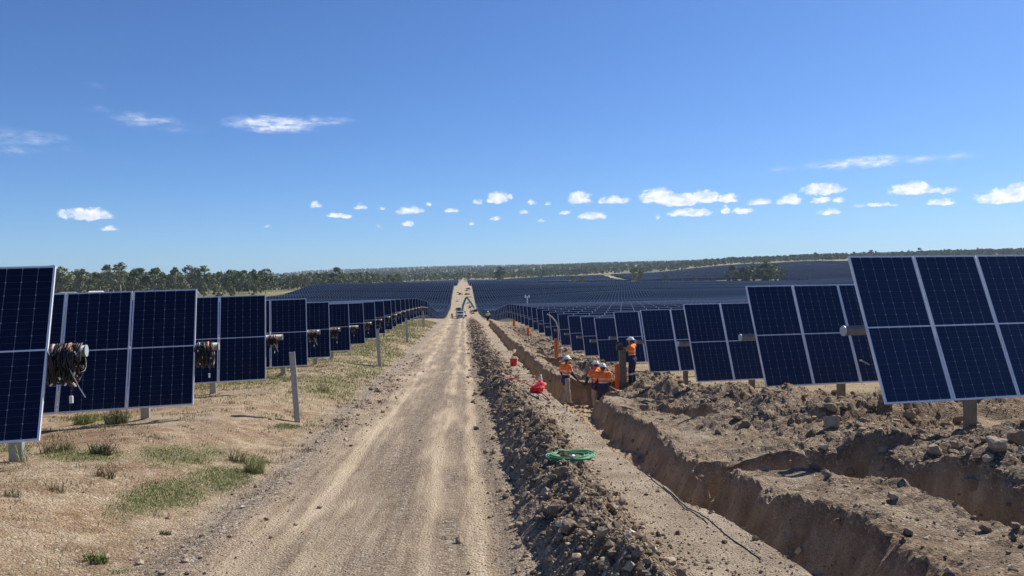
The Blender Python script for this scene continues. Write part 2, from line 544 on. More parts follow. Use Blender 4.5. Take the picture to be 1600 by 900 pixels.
class MB:
    """collects simple solids, builds them as one mesh"""

    def __init__(s):
        s.v, s.f, s.m = [], [], []
        s.mats = []

    def _mi(s, m):
        if m not in s.mats:
            s.mats.append(m)
        return s.mats.index(m)

    def add(s, vs, fs, m):
        o = len(s.v)
        s.v += [tuple(v) for v in vs]
        s.f += [tuple(i + o for i in f) for f in fs]
        s.m += [s._mi(m)] * len(fs)

    def box(s, c, size, m, rot=None, taper=1.0):
        hx, hy, hz = size[0] / 2, size[1] / 2, size[2] / 2
        vs = []
        for z, k in ((-hz, 1.0), (hz, taper)):
            for x, y in ((-hx, -hy), (hx, -hy), (hx, hy), (-hx, hy)):
                vs.append(Vector((x * k, y * k, z)))
        if rot is not None:
            vs = [rot @ v for v in vs]
        c = Vector(c)
        s.add([v + c for v in vs], [(0, 3, 2, 1), (4, 5, 6, 7), (0, 1, 5, 4), (1, 2, 6, 5), (2, 3, 7, 6), (3, 0, 4, 7)], m)

    def tube(s, pts, r, m, seg=8, cap=True, r_end=None):
        pts = [Vector(p) for p in pts]
        n = len(pts)
        rings = []
        up = Vector((0, 0, 1))
        for i, p in enumerate(pts):
            d = (pts[min(i + 1, n - 1)] - pts[max(i - 1, 0)])
            if d.length < 1e-9:
                d = Vector((0, 0, 1))
            d.normalize()
            a = d.cross(up)
            if a.length < 0.15:
                a = d.cross(Vector((1, 0, 0)))
            a.normalize()
            b = d.cross(a)
            rr = r if r_end is None else r + (r_end - r) * i / (n - 1)
            if hasattr(r, '__len__'):
                rr = r[i]
            rings.append([p + a * rr * math.cos(q * 2 * math.pi / seg) + b * rr * math.sin(q * 2 * math.pi / seg) for q in range(seg)])
        vs = [v for rg in rings for v in rg]
        fs = []
        for i in range(n - 1):
            for q in range(seg):
                q2 = (q + 1) % seg
                fs.append((i * seg + q, i * seg + q2, (i + 1) * seg + q2, (i + 1) * seg + q))
        if cap:
            fs.append(tuple(range(seg - 1, -1, -1)))
            fs.append(tuple((n - 1) * seg + q for q in range(seg)))
        s.add(vs, fs, m)

    def ball(s, c, rad, m, seg=12, rings=7, top_only=False):
        c = Vector(c)
        if not hasattr(rad, '__len__'):
            rad = (rad, rad, rad)
        vs, fs = [], []
        a0 = 0.0 if top_only else -math.pi / 2
        for i in range(rings + 1):
            a = a0 + (math.pi / 2 - a0) * i / rings
            for q in range(seg):
                b = q * 2 * math.pi / seg
                vs.append(c + Vector((rad[0] * math.cos(a) * math.cos(b), rad[1] * math.cos(a) * math.sin(b), rad[2] * math.sin(a))))
        for i in range(rings):
            for q in range(seg):
                q2 = (q + 1) % seg
                fs.append((i * seg + q, i * seg + q2, (i + 1) * seg + q2, (i + 1) * seg + q))
        s.add(vs, fs, m)

    def mesh(s, name, smooth=False):
        me = bpy.data.meshes.new(name)
        me.from_pydata([tuple(v) for v in s.v], [], s.f)
        for m in s.mats:
            me.materials.append(m)
        me.polygons.foreach_set('material_index', s.m)
        me.polygons.foreach_set('use_smooth', [smooth] * len(s.f))
        me.update()
        return me

    def build(s, name, parent=None, smooth=False, **kw):
        return link(name, s.mesh(name, smooth), parent, **kw)


def w2px(x, y, z):
    P = np.stack([np.asarray(x, float), np.asarray(y, float), np.asarray(z, float)], -1)
    M = np.array(CR)
    q = P @ M                      # camera coordinates (M is orthonormal)
    d = np.maximum(-q[..., 2], 1e-3)
    ok = -q[..., 2] > .5
    return np.where(ok, 800 + CAM_F * q[..., 0] / d, -9999), np.where(ok, 450 - CAM_F * q[..., 1] / d, -9999)


# ------------------------------------------------------------------ ground material
def build_ground(t, b, kind='ground'):
    P = t.geo('Position')
    za = t.sep(t.attr('za'))
    zb = t.sep(t.attr('zb'))
    road, dug, wall = za[0], za[1], za[2]
    grav, bench, green = zb[0], zb[1], zb[2]
    far = t.attr('zc', 'Fac')
    n1 = t.noise(P, 0.55, 6, 0.6)
    n2 = t.noise(P, 3.2, 7, 0.65)
    n3 = t.noise(P, 22, 6, 0.7)
    n4 = t.noise(P, 90, 4, 0.7)
    # bare sandy soil, orange-tan with pale and reddish blotches
    soil = t.ramp(n1, [(0.30, (.250, .158, .098)), (0.43, (.350, .248, .155)), (0.55, (.470, .370, .245)), (0.70, (.385, .255, .145))])
    soil = t.mix(t.mapr(n2, .42, .60), soil, t.mix(1.0, soil, (.66, .60, .56), 'MULTIPLY'))
    soil = t.mix(t.math('MULTIPLY', t.mapr(t.noise(P, 7, 4), .58, .64), .5), soil, (.50, .43, .33))
    # pebbles: cells with their own tones
    vo = t.new('ShaderNodeTexVoronoi', feature='F1')
    t.put(vo.inputs['Vector'], P)
    vo.inputs['Scale'].default_value = 38
    vs = t.sep(vo.outputs['Color'])
    peb = t.ramp(vs[0], [(0.0, (.07, .055, .045)), (0.4, (.24, .19, .145)), (0.75, (.44, .37, .28)), (1.0, (.76, .70, .60))])
    # road: compacted pale dust on wheel lines, greyer stones between
    ry = t.sep(P)
    stretch = t.comb(t.math('MULTIPLY', ry[0], 1.0), t.math('MULTIPLY', ry[1], .09), 0.0)
    rn = t.noise(stretch, 2.3, 5, 0.62)
    rn2 = t.noise(t.comb(t.math('MULTIPLY', ry[0], 1.0), t.math('MULTIPLY', ry[1], .35), 0.0), 1.1, 6, 0.65)
    wobx = t.math('MULTIPLY', t.math('SUBTRACT', t.noise(t.comb(0.0, t.math('MULTIPLY', ry[1], .12), 0.0), 1.0, 2), .5), .7)
    xx = t.math('ADD', ry[0], wobx)
    lanes = None
    for lx, lw, am in ((-1.80, .12, .15), (-.42, .10, .14), (.12, .11, .13), (-1.55, .10, .07), (-1.0, .40, -.10), (.42, .15, -.09), (-.14, .12, -.07), (-2.1, .12, .06), (-.62, .06, .06)):
        g_ = t.math('MULTIPLY', t.mapr(t.math('ABSOLUTE', t.math('SUBTRACT', xx, lx)), 0.0, lw * 1.7, 1, 0, True), am)
        lanes = g_ if lanes is None else t.math('ADD', lanes, g_)
    lanes = t.math('MULTIPLY', lanes, t.mapr(ry[1], 110, 140, 1, .25))
    rn = t.math('ADD', rn, lanes)
    rn2 = t.math('ADD', rn2, t.math('MULTIPLY', lanes, .5))
    dust = t.ramp(t.math('ADD', t.math('MULTIPLY', rn, .55), t.math('MULTIPLY', rn2, .45)),
                  [(0.36, (.235, .180, .124)), (0.47, (.375, .298, .210)), (0.57, (.515, .418, .297)), (0.70, (.630, .525, .385))])
    stony = t.mapr(t.math('SUBTRACT', 0.62, t.math('MULTIPLY_ADD', rn, .6, t.math('MULTIPLY', rn2, .4))), 0.06, 0.24)
    roadc = t.mix(t.math('MULTIPLY', stony, .62), dust, peb)
    fine = t.noise(t.comb(t.math('MULTIPLY', ry[0], 1.0), t.math('MULTIPLY', ry[1], .045), 0.0), 11, 5, .7)
    roadc = t.mix(t.mapr(fine, .36, .62, .0, 1.0), t.mix(1.0, roadc, (.74, .70, .66), 'MULTIPLY'), roadc)
    # freshly dug earth: cool grey-brown clods with dry pale faces
    dugc = t.ramp(n2, [(0.28, (.120, .086, .058)), (0.47, (.240, .178, .121)), (0.60, (.370, .287, .198)), (0.8, (.500, .410, .300))])
    dugc = t.mix(t.mapr(n3, .35, .7), dugc, t.mix(1.0, dugc, (.66, .62, .58), 'MULTIPLY'))
    dugc = t.mix(t.math('MULTIPLY', t.mapr(vs[1], .72, .8), .6), dugc, peb)
    # cut walls: warm clay lower down
    wallc = t.ramp(t.noise(t.comb(ry[0], ry[1], t.math('MULTIPLY', ry[2], .25)), 3.5, 6, .65),
                   [(0.3, (.26, .185, .115)), (0.5, (.42, .315, .205)), (0.7, (.56, .44, .30))])
    benchc = t.ramp(t.noise(P, 1.4, 7, .68), [(0.32, (.255, .200, .145)), (0.5, (.360, .290, .210)), (0.66, (.475, .395, .290))])
    grnc = t.ramp(n2, [(0.3, (.125, .135, .055)), (0.5, (.205, .195, .090)), (0.7, (.330, .275, .155))])
    # distant paddocks
    fn = t.noise(P, .012, 6, .6)
    farc = t.ramp(fn, [(0.35, (.105, .120, .050)), (0.5, (.165, .160, .075)), (0.62, (.290, .240, .130)), (0.75, (.360, .290, .175))])
    g = t.math('MULTIPLY', t.mapr(t.math('ADD', green, t.math('MULTIPLY', t.math('SUBTRACT', n2, .5), 1.6)), .30, .95), .85)
    c = t.mix(g, soil, grnc)
    c = t.mix(t.math('MULTIPLY', t.mapr(vs[2], .60, .66), .45), c, peb)
    c = t.mix(far, c, farc)
    c = t.mix(dug, c, dugc)
    c = t.mix(bench, c, benchc)
    c = t.mix(wall, c, wallc)
    c = t.mix(t.math('MULTIPLY', grav, .8), c, t.mix(.35, peb, (.24, .205, .175)))
    c = t.mix(road, c, roadc)
    c = t.mix(t.math('MULTIPLY_ADD', road, -.45, 1.0), c, t.ramp(n4, [(.30, (.60, .57, .54)), (.48, (1, 1, 1)), (.70, (1.38, 1.36, 1.32))]), 'MULTIPLY')
    t.put(b.inputs['Base Color'], c)
    b.inputs['Roughness'].default_value = .95
    b.inputs['Specular IOR Level'].default_value = .15
    h = t.math('ADD', t.math('MULTIPLY', n3, .8), t.math('MULTIPLY', n4, .35))
    h = t.math('ADD', h, t.math('MULTIPLY', vo.outputs['Distance'], -.5))
    t.put(b.inputs['Normal'], t.bump(h, 1.0, .05))


ground_mat = mat('earth', build=build_ground)

GREEN = [(285, 712, 120, 24, 0), (262, 775, 130, 34, -14), (350, 748, 75, 34, 0), (140, 712, 100, 14, 0), (515, 653, 50, 9, -12), (560, 628, 28, 8, 0),
         (400, 724, 40, 14, 0), (155, 655, 60, 7, 0), (440, 592, 60, 6, 0), (570, 586, 45, 10, 0), (500, 612, 60, 5, 0), (612, 555, 40, 9, 0),
         (450, 668, 30, 6, 0), (190, 892, 45, 7, -8), (150, 872, 25, 8, 0), (640, 525, 36, 8, 0), (20, 702, 40, 9, 0), (590, 572, 60, 7, 0), (650, 508, 30, 6, 0)]


def green_amount(X, Y, Z, feat):
    px, py = w2px(X, Y, Z)
    g = np.zeros_like(X)
    for cx, cy, a, bb, an in GREEN:
        ca, sa = math.cos(R(an)), math.sin(R(an))
        dx, dy = px - cx, py - cy
        u, v = (dx * ca + dy * sa) / a, (-dx * sa + dy * ca) / bb
        g = np.maximum(g, np.clip(1.25 - np.hypot(u, v), 0, 1) * 1.1)
    verge = feat['left'] * sstep(14, 24, Y) * (.62 + .6 * fbm(X * .5, Y * .25, 61, 3))
    inner = feat['left'] * sstep(-5.0, -7, X) * (.30 + .7 * fbm(X * .35, Y * .35, 62, 3))
    right = sstep(7.6, 9, X) * (.42 + .6 * fbm(X * .5, Y * .5, 63, 3))
    return np.clip(np.maximum(np.maximum(g, verge), np.maximum(inner, right)) * (1 - feat['dug'] * .85) * (1 - feat['grav']), 0, 1)


TRK = [((113, 470), (177, 960), 7.0), ((330, 500), (470, 1000), 3.0), ((200, 640), (560, 800), 2.2), ((230, 560), (520, 640), 2.0)]


def build_terrain():
    ys = list(np.linspace(-30, 2.4, 26))
    y = 2.5
    while y < 130:
        ys.append(y)
        y *= 1.0064
    while y < 6200:
        ys.append(y)
        y *= 1.016
    ys = np.array(ys)
    xs = np.concatenate([np.arange(-9, -2.4, .075), np.arange(-2.4, .35, .05), np.arange(.35, 8.6, .036), np.arange(8.6, 15, .09)])
    outl = -9 - np.cumsum(.10 * 1.125 ** np.arange(62))[::-1]
    outr = 15 + np.cumsum(.12 * 1.125 ** np.arange(62))
    base = np.concatenate([outl, xs, outr])
    S = np.clip(ys / 40, 1, None)
    S = np.where(S > 4, 4 + (S - 4) * .12, S)
    eL, eR = 9.0, 15.0
    SO_L = np.minimum(S, (7000 - eL * S) / (-base[0] - eL))[:, None]
    SO_R = np.minimum(S, (7000 - eR * S) / (base[-1] - eR))[:, None]
    Bs, Sc = base[None, :], S[:, None]
    X = np.where(Bs < -eL, -eL * Sc + (Bs + eL) * SO_L, np.where(Bs > eR, eR * Sc + (Bs - eR) * SO_R, Bs * Sc))
    # keep the trench strip at its true place while the grid widens
    Y = np.repeat(ys[:, None], X.shape[1], 1)
    zf, ft = features(X, Y)
    farw = sstep(100, 165, Y)
    Z = macro(X, Y) + zf * (1 - farw) + farw * (.5 * fbm(X * .02, Y * .02, 71, 4))
    ny, nx = X.shape
    idx = np.arange(ny * nx).reshape(ny, nx)
    F = np.stack([idx[:-1, :-1], idx[:-1, 1:], idx[1:, 1:], idx[1:, :-1]], -1).reshape(-1, 4)
    V = np.stack([X, Y, Z], -1).reshape(-1, 3)
    gr = green_amount(X, Y, Z, ft)
    one = np.ones_like(X)
    # the far stretch of the road and the pale tracks between the blocks
    roadm = ft['road']
    zfar = sstep(110, 150, Y)
    corridor = zfar * sstep(-5.6, -5.0, X) * (1 - sstep(4.8, 5.6, X)) * (1 - sstep(930, 1000, Y))
    dug = np.maximum(ft['dug'], corridor * .0)
    ZA = np.stack([np.maximum(roadm, corridor), dug, ft['wall'], one], -1).reshape(-1, 4)
    ZB = np.stack([ft['grav'], np.maximum(ft['bench'], ft['berm'] * .0), gr, one], -1).reshape(-1, 4)
    ZB[:, 1] = np.clip(np.maximum(ft['bench'], ft['spoil']).ravel(), 0, 1)
    gr = gr * (1 - ft['spoil'])
    ZB[:, 2] = gr.ravel()
    ZA[:, 1] = np.clip(np.maximum(dug, ft['berm']).ravel(), 0, 1)
    td = sstep(3.5, .5, -0.0 + 0 * X) * 0
    for (ax, ay), (bx, by), w in TRK:
        dx, dy = bx - ax, by - ay
        u = np.clip(((X - ax) * dx + (Y - ay) * dy) / (dx * dx + dy * dy), 0, 1)
        td = np.maximum(td, 1 - sstep(w + 1, w + 6, np.hypot(X - ax - u * dx, Y - ay - u * dy)))
    ZB[:, 1] = np.maximum(ZB[:, 1], (td * zfar).ravel())
    ZC = (zfar * (1 - corridor)).ravel()
    # which piece of ground each face belongs to
    ctr = lambda a: (a[:-1, :-1] + a[1:, 1:]).ravel() / 2
    isroad = ctr(np.maximum(roadm, corridor)) > .5
    isberm = (ctr(ft['berm']) > .45) & ~isroad
    istr = ((ctr(ft['wall']) > .35) & (ctr(Y) < 118)) & ~isroad & ~isberm
    rest = ~(isroad | isberm | istr)
    for nm, msk, sm in (('gravel_road', isroad, True), ('soil_berm', isberm, False), ('cable_trench', istr, False), ('ground', rest, False)):
        f = F[msk]
        used, inv = np.unique(f, return_inverse=True)
        me = fast_mesh(nm, V[used], inv.reshape(f.shape), sm, [ground_mat])
        for an, arr in (('za', ZA), ('zb', ZB)):
            a = me.attributes.new(an, 'FLOAT_COLOR', 'POINT')
            a.data.foreach_set('color', arr[used].astype(np.float32).ravel())
        a = me.attributes.new('zc', 'FLOAT', 'POINT')
        a.data.foreach_set('value', ZC[used].astype(np.float32))
        link(nm, me, kind='structure')


build_terrain()


# ------------------------------------------------------------------ solar modules
PW, PL, PITCHX = 1.134, 2.278, 1.152


def build_cells(t, b, c0=(.0018, .0032, .022), c1=(.0030, .0052, .032)):
    P = t.coords('Object')
    x, y, z = t.sep(P)
    b.inputs['Roughness'].default_value = .16
    b.inputs['IOR'].default_value = 1.45
    b.inputs['Specular IOR Level'].default_value = .32
    oi = t.new('ShaderNodeObjectInfo').outputs['Random']
    navy = t.mix(t.math('MULTIPLY_ADD', oi, .7, t.math('MULTIPLY', t.noise(t.geo('Position'), 1.1, 5, .7), .5)), c0, c1)
    dust = t.mapr(t.noise(t.geo('Position'), 2.2, 7, .7), .5, .8, 0, .022)
    navy = t.mix(dust, navy, (.42, .36, .28))
    cw, ch = PW * .968 / 6, (PL * .976) / 24.4

    def line(v, period, w, off=0.0):
        q = t.math('ADD', t.math('DIVIDE', v, period), 50 + off)
        fr = t.math('ABSOLUTE', t.math('SUBTRACT', t.math('FRACT', q), .5))
        return t.math('MULTIPLY', t.math('SUBTRACT', fr, .5 - w / period), -1 * period), fr
    # distance to the nearest column and row joint
    qx = t.math('PINGPONG', x, cw / 2)                                   # joints at multiples of the cell width (0, +-cw ...)
    dx = t.math('ABSOLUTE', t.math('SUBTRACT', t.math('MULTIPLY', t.math('FRACT', t.math('ADD', t.math('DIVIDE', x, cw), 50.5)), cw), cw / 2))
    zz = t.math('SUBTRACT', t.math('ABSOLUTE', z), .012)
    dz = t.math('ABSOLUTE', t.math('SUBTRACT', t.math('MULTIPLY', t.math('FRACT', t.math('ADD', t.math('DIVIDE', zz, ch), 50.5)), ch), ch / 2))
    dz2 = t.math('ABSOLUTE', t.math('SUBTRACT', t.math('MULTIPLY', t.math('FRACT', t.math('ADD', t.math('DIVIDE', zz, ch * 2), 50.5)), ch * 2), ch))
    vline = t.math('MULTIPLY', t.mapr(dx, .0018, .0042, 1, 0), .34)
    hline = t.math('MULTIPLY', t.mapr(dz, .0008, .0025, 1, 0), .15)
    dia = t.math('MULTIPLY', t.mapr(t.math('ADD', dx, dz2), .008, .014, 1, 0), .7)
    l = t.math('MAXIMUM', t.math('MAXIMUM', vline, hline), dia)
    # fine busbars
    bx = t.math('ABSOLUTE', t.math('SUBTRACT', t.math('FRACT', t.math('ADD', t.math('DIVIDE', x, cw / 9), 50.0)), .5))
    bus = t.math('MULTIPLY', t.mapr(bx, .02, .05, 1, 0), .05)
    l = t.math('MAXIMUM', l, bus)
    t.put(b.inputs['Base Color'], t.mix(l, navy, (.46, .50, .56)))


cell_mat = mat('solar_cells', build=build_cells)
sky_tint_mat = mat('sky_tinted_solar_cells', build=lambda t, b: build_cells(t, b, (.0085, .0165, .052), (.0125, .0225, .066)))  # right rows: sky reflection put into the cell colour, lighter and bluer
frame_mat = mat('anodised_aluminium', (.78, .79, .81), .45, .25, var=.06, vscale=3)
back_mat = mat('module_backsheet', (.55, .56, .58), .6)


def far_cells(t, b):
    P = t.coords('Object')
    b.inputs['Roughness'].default_value = .2
    b.inputs['Specular IOR Level'].default_value = .32
    t.put(b.inputs['Base Color'], t.mix(t.noise(P, .3, 3), (.007, .012, .038), (.012, .019, .052)))


far_cell_mat = mat('distant_solar_cells', build=far_cells)
galv = mat('galvanised_steel', (.36, .37, .36), .5, .4, var=.18, vscale=14, bump=.1)
galv_dark = mat('weathered_steel', (.16, .16, .155), .6, .5, var=.25, vscale=10, bump=.15)


def frame_mesh():
    m = MB()
    w, l, d, k = PW, PL, .035, .024
    for sx_ in (-1, 1):
        m.box((sx_ * (w / 2 - k / 2), 0, 0), (k, d, l), frame_mat)
    for sz_ in (-1, 1):
        m.box((0, 0, sz_ * (l / 2 - k / 2)), (w - 2 * k, d - .002, k), frame_mat)
    m.box((0, -.006, 0), (w - 2 * k, .012, .020), frame_mat)      # the bright seam between the half-cell strings
    m.box((0, .004, 0), (w - 2 * k, .006, l - 2 * k), back_mat)
    for zz in (-.42, .42):                                           # mounting rails behind
        m.box((0, .034, zz), (.05, .03, .5), galv)
    m.box((0, .028, 0), (.14, .02, .09), mat('junction_box', (.02, .02, .02), .5))
    return m.mesh('solar_panel')


def glass_mesh(cm):
    m = MB()
    k = .024
    for s in (-1, 1):
        m.box((0, -.004, s * (PL / 4 - k / 2 + .005)), (PW - 2 * k, .010, PL / 2 - k - .010), cm)
    return m.mesh('panel_glass')


FRAME_ME, GLASS_ME, GLASS_RIGHT = frame_mesh(), glass_mesh(cell_mat), glass_mesh(sky_tint_mat)
TILT = R(20)
TROT = (-TILT, 0, 0)
ordinal = ['first', 'second', 'third', 'fourth', 'fifth', 'sixth', 'seventh', 'eighth', 'ninth', 'tenth', 'eleventh', 'twelfth', 'thirteenth',
           'fourteenth', 'fifteenth', 'sixteenth', 'seventeenth', 'eighteenth', 'nineteenth', 'twentieth', 'twenty-first']


def post_mb(h, m=galv, w=.15, d=.10):
    """open C section pile"""
    b = MB()
    tk = .012
    b.box((0, -d / 2, -h / 2), (w, tk, h), m)
    for s in (-1, 1):
        b.box((s * (w / 2 - tk / 2), 0, -h / 2), (tk, d - tk - .002, h), m)
        b.box((s * (w / 2 - .024), d / 2 + .003, -h / 2), (.046, tk, h - .004), m)
    return b


pile_brown = mat('dulled_pile_steel', (.185, .175, .150), .55, .35, var=.25, vscale=8, bump=.1)


def panel_run_mesh(n, d0):
    """many modules of one row joined: frames and glass"""
    m_v, m_f, m_i = [], [], []
    src = []
    for me, base in ((FRAME_ME, 0), (GLASS_ME, 10)):
        v = np.array([q.co[:] for q in me.vertices])
        f = np.array([p.vertices[:] for p in me.polygons])
        mi = np.array([p.material_index + base for p in me.polygons])
        src.append((v, f, mi))
    ca, sa = math.cos(-TILT), math.sin(-TILT)
    off = 0
    mats = list(FRAME_ME.materials) + [cell_mat if d0 < 0 else sky_tint_mat]
    for v, f, mi in src:
        v = v.copy()
        y, z = v[:, 1] * ca - v[:, 2] * sa, v[:, 1] * sa + v[:, 2] * ca
        v[:, 1], v[:, 2] = y, z
        k = np.arange(n)
        V = v[None] + np.stack([k * PITCHX * d0, 0 * k, 0 * k], -1)[:, None, :]
        F = f[None] + (k * len(v))[:, None, None] + off
        m_v.append(V.reshape(-1, 3))
        m_f.append(F.reshape(-1, 4))
        m_i.append(np.tile(np.where(mi >= 10, len(mats) - 1, mi), n))
        off += n * len(v)
    return fast_mesh('panel_run', np.concatenate(m_v), np.concatenate(m_f), False, mats, np.concatenate(m_i))


ROWS = {}


def near_row(side, i, x_end, y_end, n_parts, n_tot, post_off):
    s = 1 if side == 'right' else -1
    ye = float(y_end)
    # height of the axis at the end of the row
    if side == 'right':
        dbot = np.interp(ye, [11.1, 16.3, 21.3, 26.7, 32.6, 37.2, 42.3, 48, 58, 71, 75, 110], [1.90, 2.38, 2.92, 3.28, 3.58, 4.05, 4.22, 4.42, 4.56, 4.68, 4.72, 5.4])
    else:
        dbot = np.interp(ye, [9.8, 14.9, 20, 25.4, 31, 37, 45.5, 51.5, 56, 66, 79, 95, 110], [1.83, 2.20, 2.39, 2.60, 2.85, 3.08, 3.22, 3.30, 3.36, 3.5, 3.72, 4.02, 4.6])
    zc = -float(dbot) + PL / 2 * math.cos(TILT)
    slope = .012 if side == 'left' else -.006
    root_rot = (0, -slope, ROWYAW)
    side_txt = 'left' if s < 0 else 'right'
    if i == 0:
        lab = f'nearest solar tracker row, cut by the {side_txt} edge, beside the ' + ('sandy verge' if s < 0 else 'trench')
    elif i < 19:
        lab = f'{ordinal[i]} solar tracker row from the camera, {side_txt} of the gravel road'
    else:
        lab = f'{ordinal[i]} solar tracker row on the {side_txt}, just over the crest of the road'
    root = thing('solar_tracker_row', lab, 'solar array', (x_end, ye, zc), root_rot, 'solar tracker rows near the camera')
    ROWS[(side, i)] = (root, Vector((x_end, ye, zc)))
    off_y = -.115 * math.cos(TILT)
    off_z = -.115 * math.sin(TILT) * -1 * -1
    for k in range(n_parts):
        x = s * (PW / 2 + k * PITCHX)
        jit = random.uniform(-.004, .004)
        p = link('solar_panel', FRAME_ME, root, (x, off_y + jit, .04), (-TILT + random.uniform(-.004, .004), random.uniform(-.0015, .0015), random.uniform(-.006, .006)))
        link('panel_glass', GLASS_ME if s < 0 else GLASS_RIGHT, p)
    if n_tot > n_parts:
        me = panel_run_mesh(n_tot - n_parts, s)
        link('panel_run', me, root, (s * (PW / 2 + n_parts * PITCHX), off_y, .04), kind='stuff')
    # torque tube, with its capped end standing proud of the first module
    over = .30 if side == 'right' else .40
    L = n_tot * PITCHX
    tb = MB()
    a, b_ = -s * over, s * L
    tb.tube([(a, 0, 0), (b_, 0, 0)], .072, mat('tube_steel', (.20, .19, .175), .62, .35, var=.2, vscale=9), 16)
    tb.build('torque_tube', root, smooth=True)
    cp = MB()
    cp.tube([(a - s * .012, 0, 0), (a - s * .001, 0, 0)], .078, mat('tube_cap', (.40, .46, .50), .45, .2), 16)
    cp.build('tube_cap', root)
    ca, sa = math.cos(ROWYAW), math.sin(ROWYAW)
    d = post_off
    first = True
    while d < L:
        lx = s * d
        wx, wy = x_end + lx * ca, ye + lx * sa
        h = (zc + lx * slope) - gz(wx, wy) + .35
        if d < .42 * ye + 6 or first:
            pm = post_mb(h, galv if s < 0 else pile_brown)
            pm.build('post', root, loc=(lx, .04, -.03))
            br = MB()
            br.box((0, .035, 0), (.12, .14, .20), galv_dark)
            br.build('bearing', root, loc=(lx, 0, -.0))
            first = False
        d += 6.6
    return root


NROW = 20
for i in range(NROW):
    yl = 9.84 + 5.22 * i + (.32 if i == 0 else 0)
    xl = -5.27 if i < 1 else -5.13 if i < 4 else (-5.3 if i < 10 else -5.45)
    nl = [5, 11, 16, 20][i] if i < 4 else int(.34 * yl / PITCHX) + 4
    tot = int((min(85, .75 * yl + 12) - 5) / PITCHX)
    near_row('left', i, xl, yl, min(nl, tot), tot, [.45, .95, 1.35, .8, .6][i % 5] + (0 if i < 5 else .2 * (i % 3)))
    yr_ = [11.08, 16.35, 21.3, 26.7, 32.6, 37.3][i] if i < 6 else 42.3 + 5.2 * (i - 6)
    xr_ = [5.90, 6.27, 6.29, 6.30, 6.50, 6.44][i] if i < 6 else 6.52
    nr = [7, 9, 12, 15][i] if i < 4 else int(.40 * yr_ / PITCHX) + 3
    tot = int((.75 * yr_ + 4) / PITCHX) + 2
    near_row('right', i, xr_, yr_, min(nr, tot), tot, [1.95, 2.2, 2.0, 1.6, 2.4, 1.9][i % 6])


# ------------------------------------------------------------------ far rows, one mesh each
def in_hole(x, y):
    """clumps of trees and grass left standing inside the array"""
    for cx, cy, ax, ay in HOLES:
        if ((x - cx) / ax) ** 2 + ((y - cy) / ay) ** 2 < 1:
            return True
    return False


HOLES = []


def far_row(segments, y0, label, group):
    """segments: list of (xa, xb); row line y = y0 + .1655 x"""
    V, F, MI = [], [], []
    tn = math.tan(ROWYAW)
    ca, sa = math.cos(ROWYAW), math.sin(ROWYAW)
    ux, uz = -.0, 0
    for xa, xb in segments:
        n = max(1, int((xb - xa) / (PITCHX * ca)))
        k = np.arange(n + 1)
        X = xa + k * PITCHX * ca
        Y = y0 + tn * X
        G = macro(X, Y) + .5 * fbm(X * .02, Y * .02, 71, 4) * sstep(100, 165, Y)
        # straight axis pieces over about 20 modules
        kk = np.arange(0, n + 20, 20)
        G = np.interp(k, np.clip(kk, 0, n), G[np.clip(kk, 0, n)]) + 1.62
        up = np.array([-math.sin(TILT) * -1 * -sa * -1, 0, 0])
        u = np.array([-sa * math.sin(TILT), ca * math.sin(TILT), math.cos(TILT)])      # up along the module
        nrm = np.array([sa * math.cos(TILT), -ca * math.cos(TILT), math.sin(TILT)])    # towards the camera side
        r = np.array([ca, sa, 0])
        C = np.stack([X, Y, G], -1)

        def slab(P0, P1, lo, hi, front, m, cut=0.0):
            o = sum(len(v) for v in V)
            a = P0 + r * cut + nrm * front
            b = P1 - r * cut + nrm * front
            V.append(np.stack([a + u * lo, b + u * lo, b + u * hi, a + u * hi], 1).reshape(-1, 3))
            q = np.arange(len(P0)) * 4 + o
            F.append(np.stack([q, q + 1, q + 2, q + 3], -1))
            MI.append(np.full(len(P0), m))
        P0, P1 = C[:-1], C[1:]
        h = PL / 2
        slab(P0, P1, -h, h, .03, 0)                               # frames
        slab(P0, P1, -h, h, .0, 1)                                # backs
        slab(P0, P1, .02, h - .05, .05, 2, .052)
        slab(P0, P1, -h + .05, -.02, .05, 2, .052)
        # posts
        pk = k[3::7]
        if len(pk):
            o = sum(len(v) for v in V)
            c = C[pk]
            a, b = c - r * .08, c + r * .08
            dn = np.array([0, 0, -2.0])
            V.append(np.stack([a + dn, b + dn, b, a], 1).reshape(-1, 3))
            q = np.arange(len(pk)) * 4 + o
            F.append(np.stack([q, q + 1, q + 2, q + 3], -1))
            MI.append(np.full(len(pk), 3))
    if not V:
        return None
    me = fast_mesh('distant_solar_row', np.concatenate(V), np.concatenate(F), False, [far_frame_mat, back_mat, far_cell_mat, galv], np.concatenate(MI))
    return link('distant_solar_row', me, label=label, category='solar array', group=group)


far_frame_mat = mat('distant_module_frame', (.62, .64, .68), .5, .2)


def cut_segments(xa, xb, y0):
    out, cur = [], None
    tn = math.tan(ROWYAW)
    for x in np.arange(xa, xb, 6.0):
        ok = not in_hole(x, y0 + tn * x)
        if ok and cur is None:
            cur = x
        if not ok and cur is not None:
            out.append((cur, x))
            cur = None
    if cur is not None and xb - cur > 3:
        out.append((cur, xb))
    return [s for s in out if s[1] - s[0] > 3]


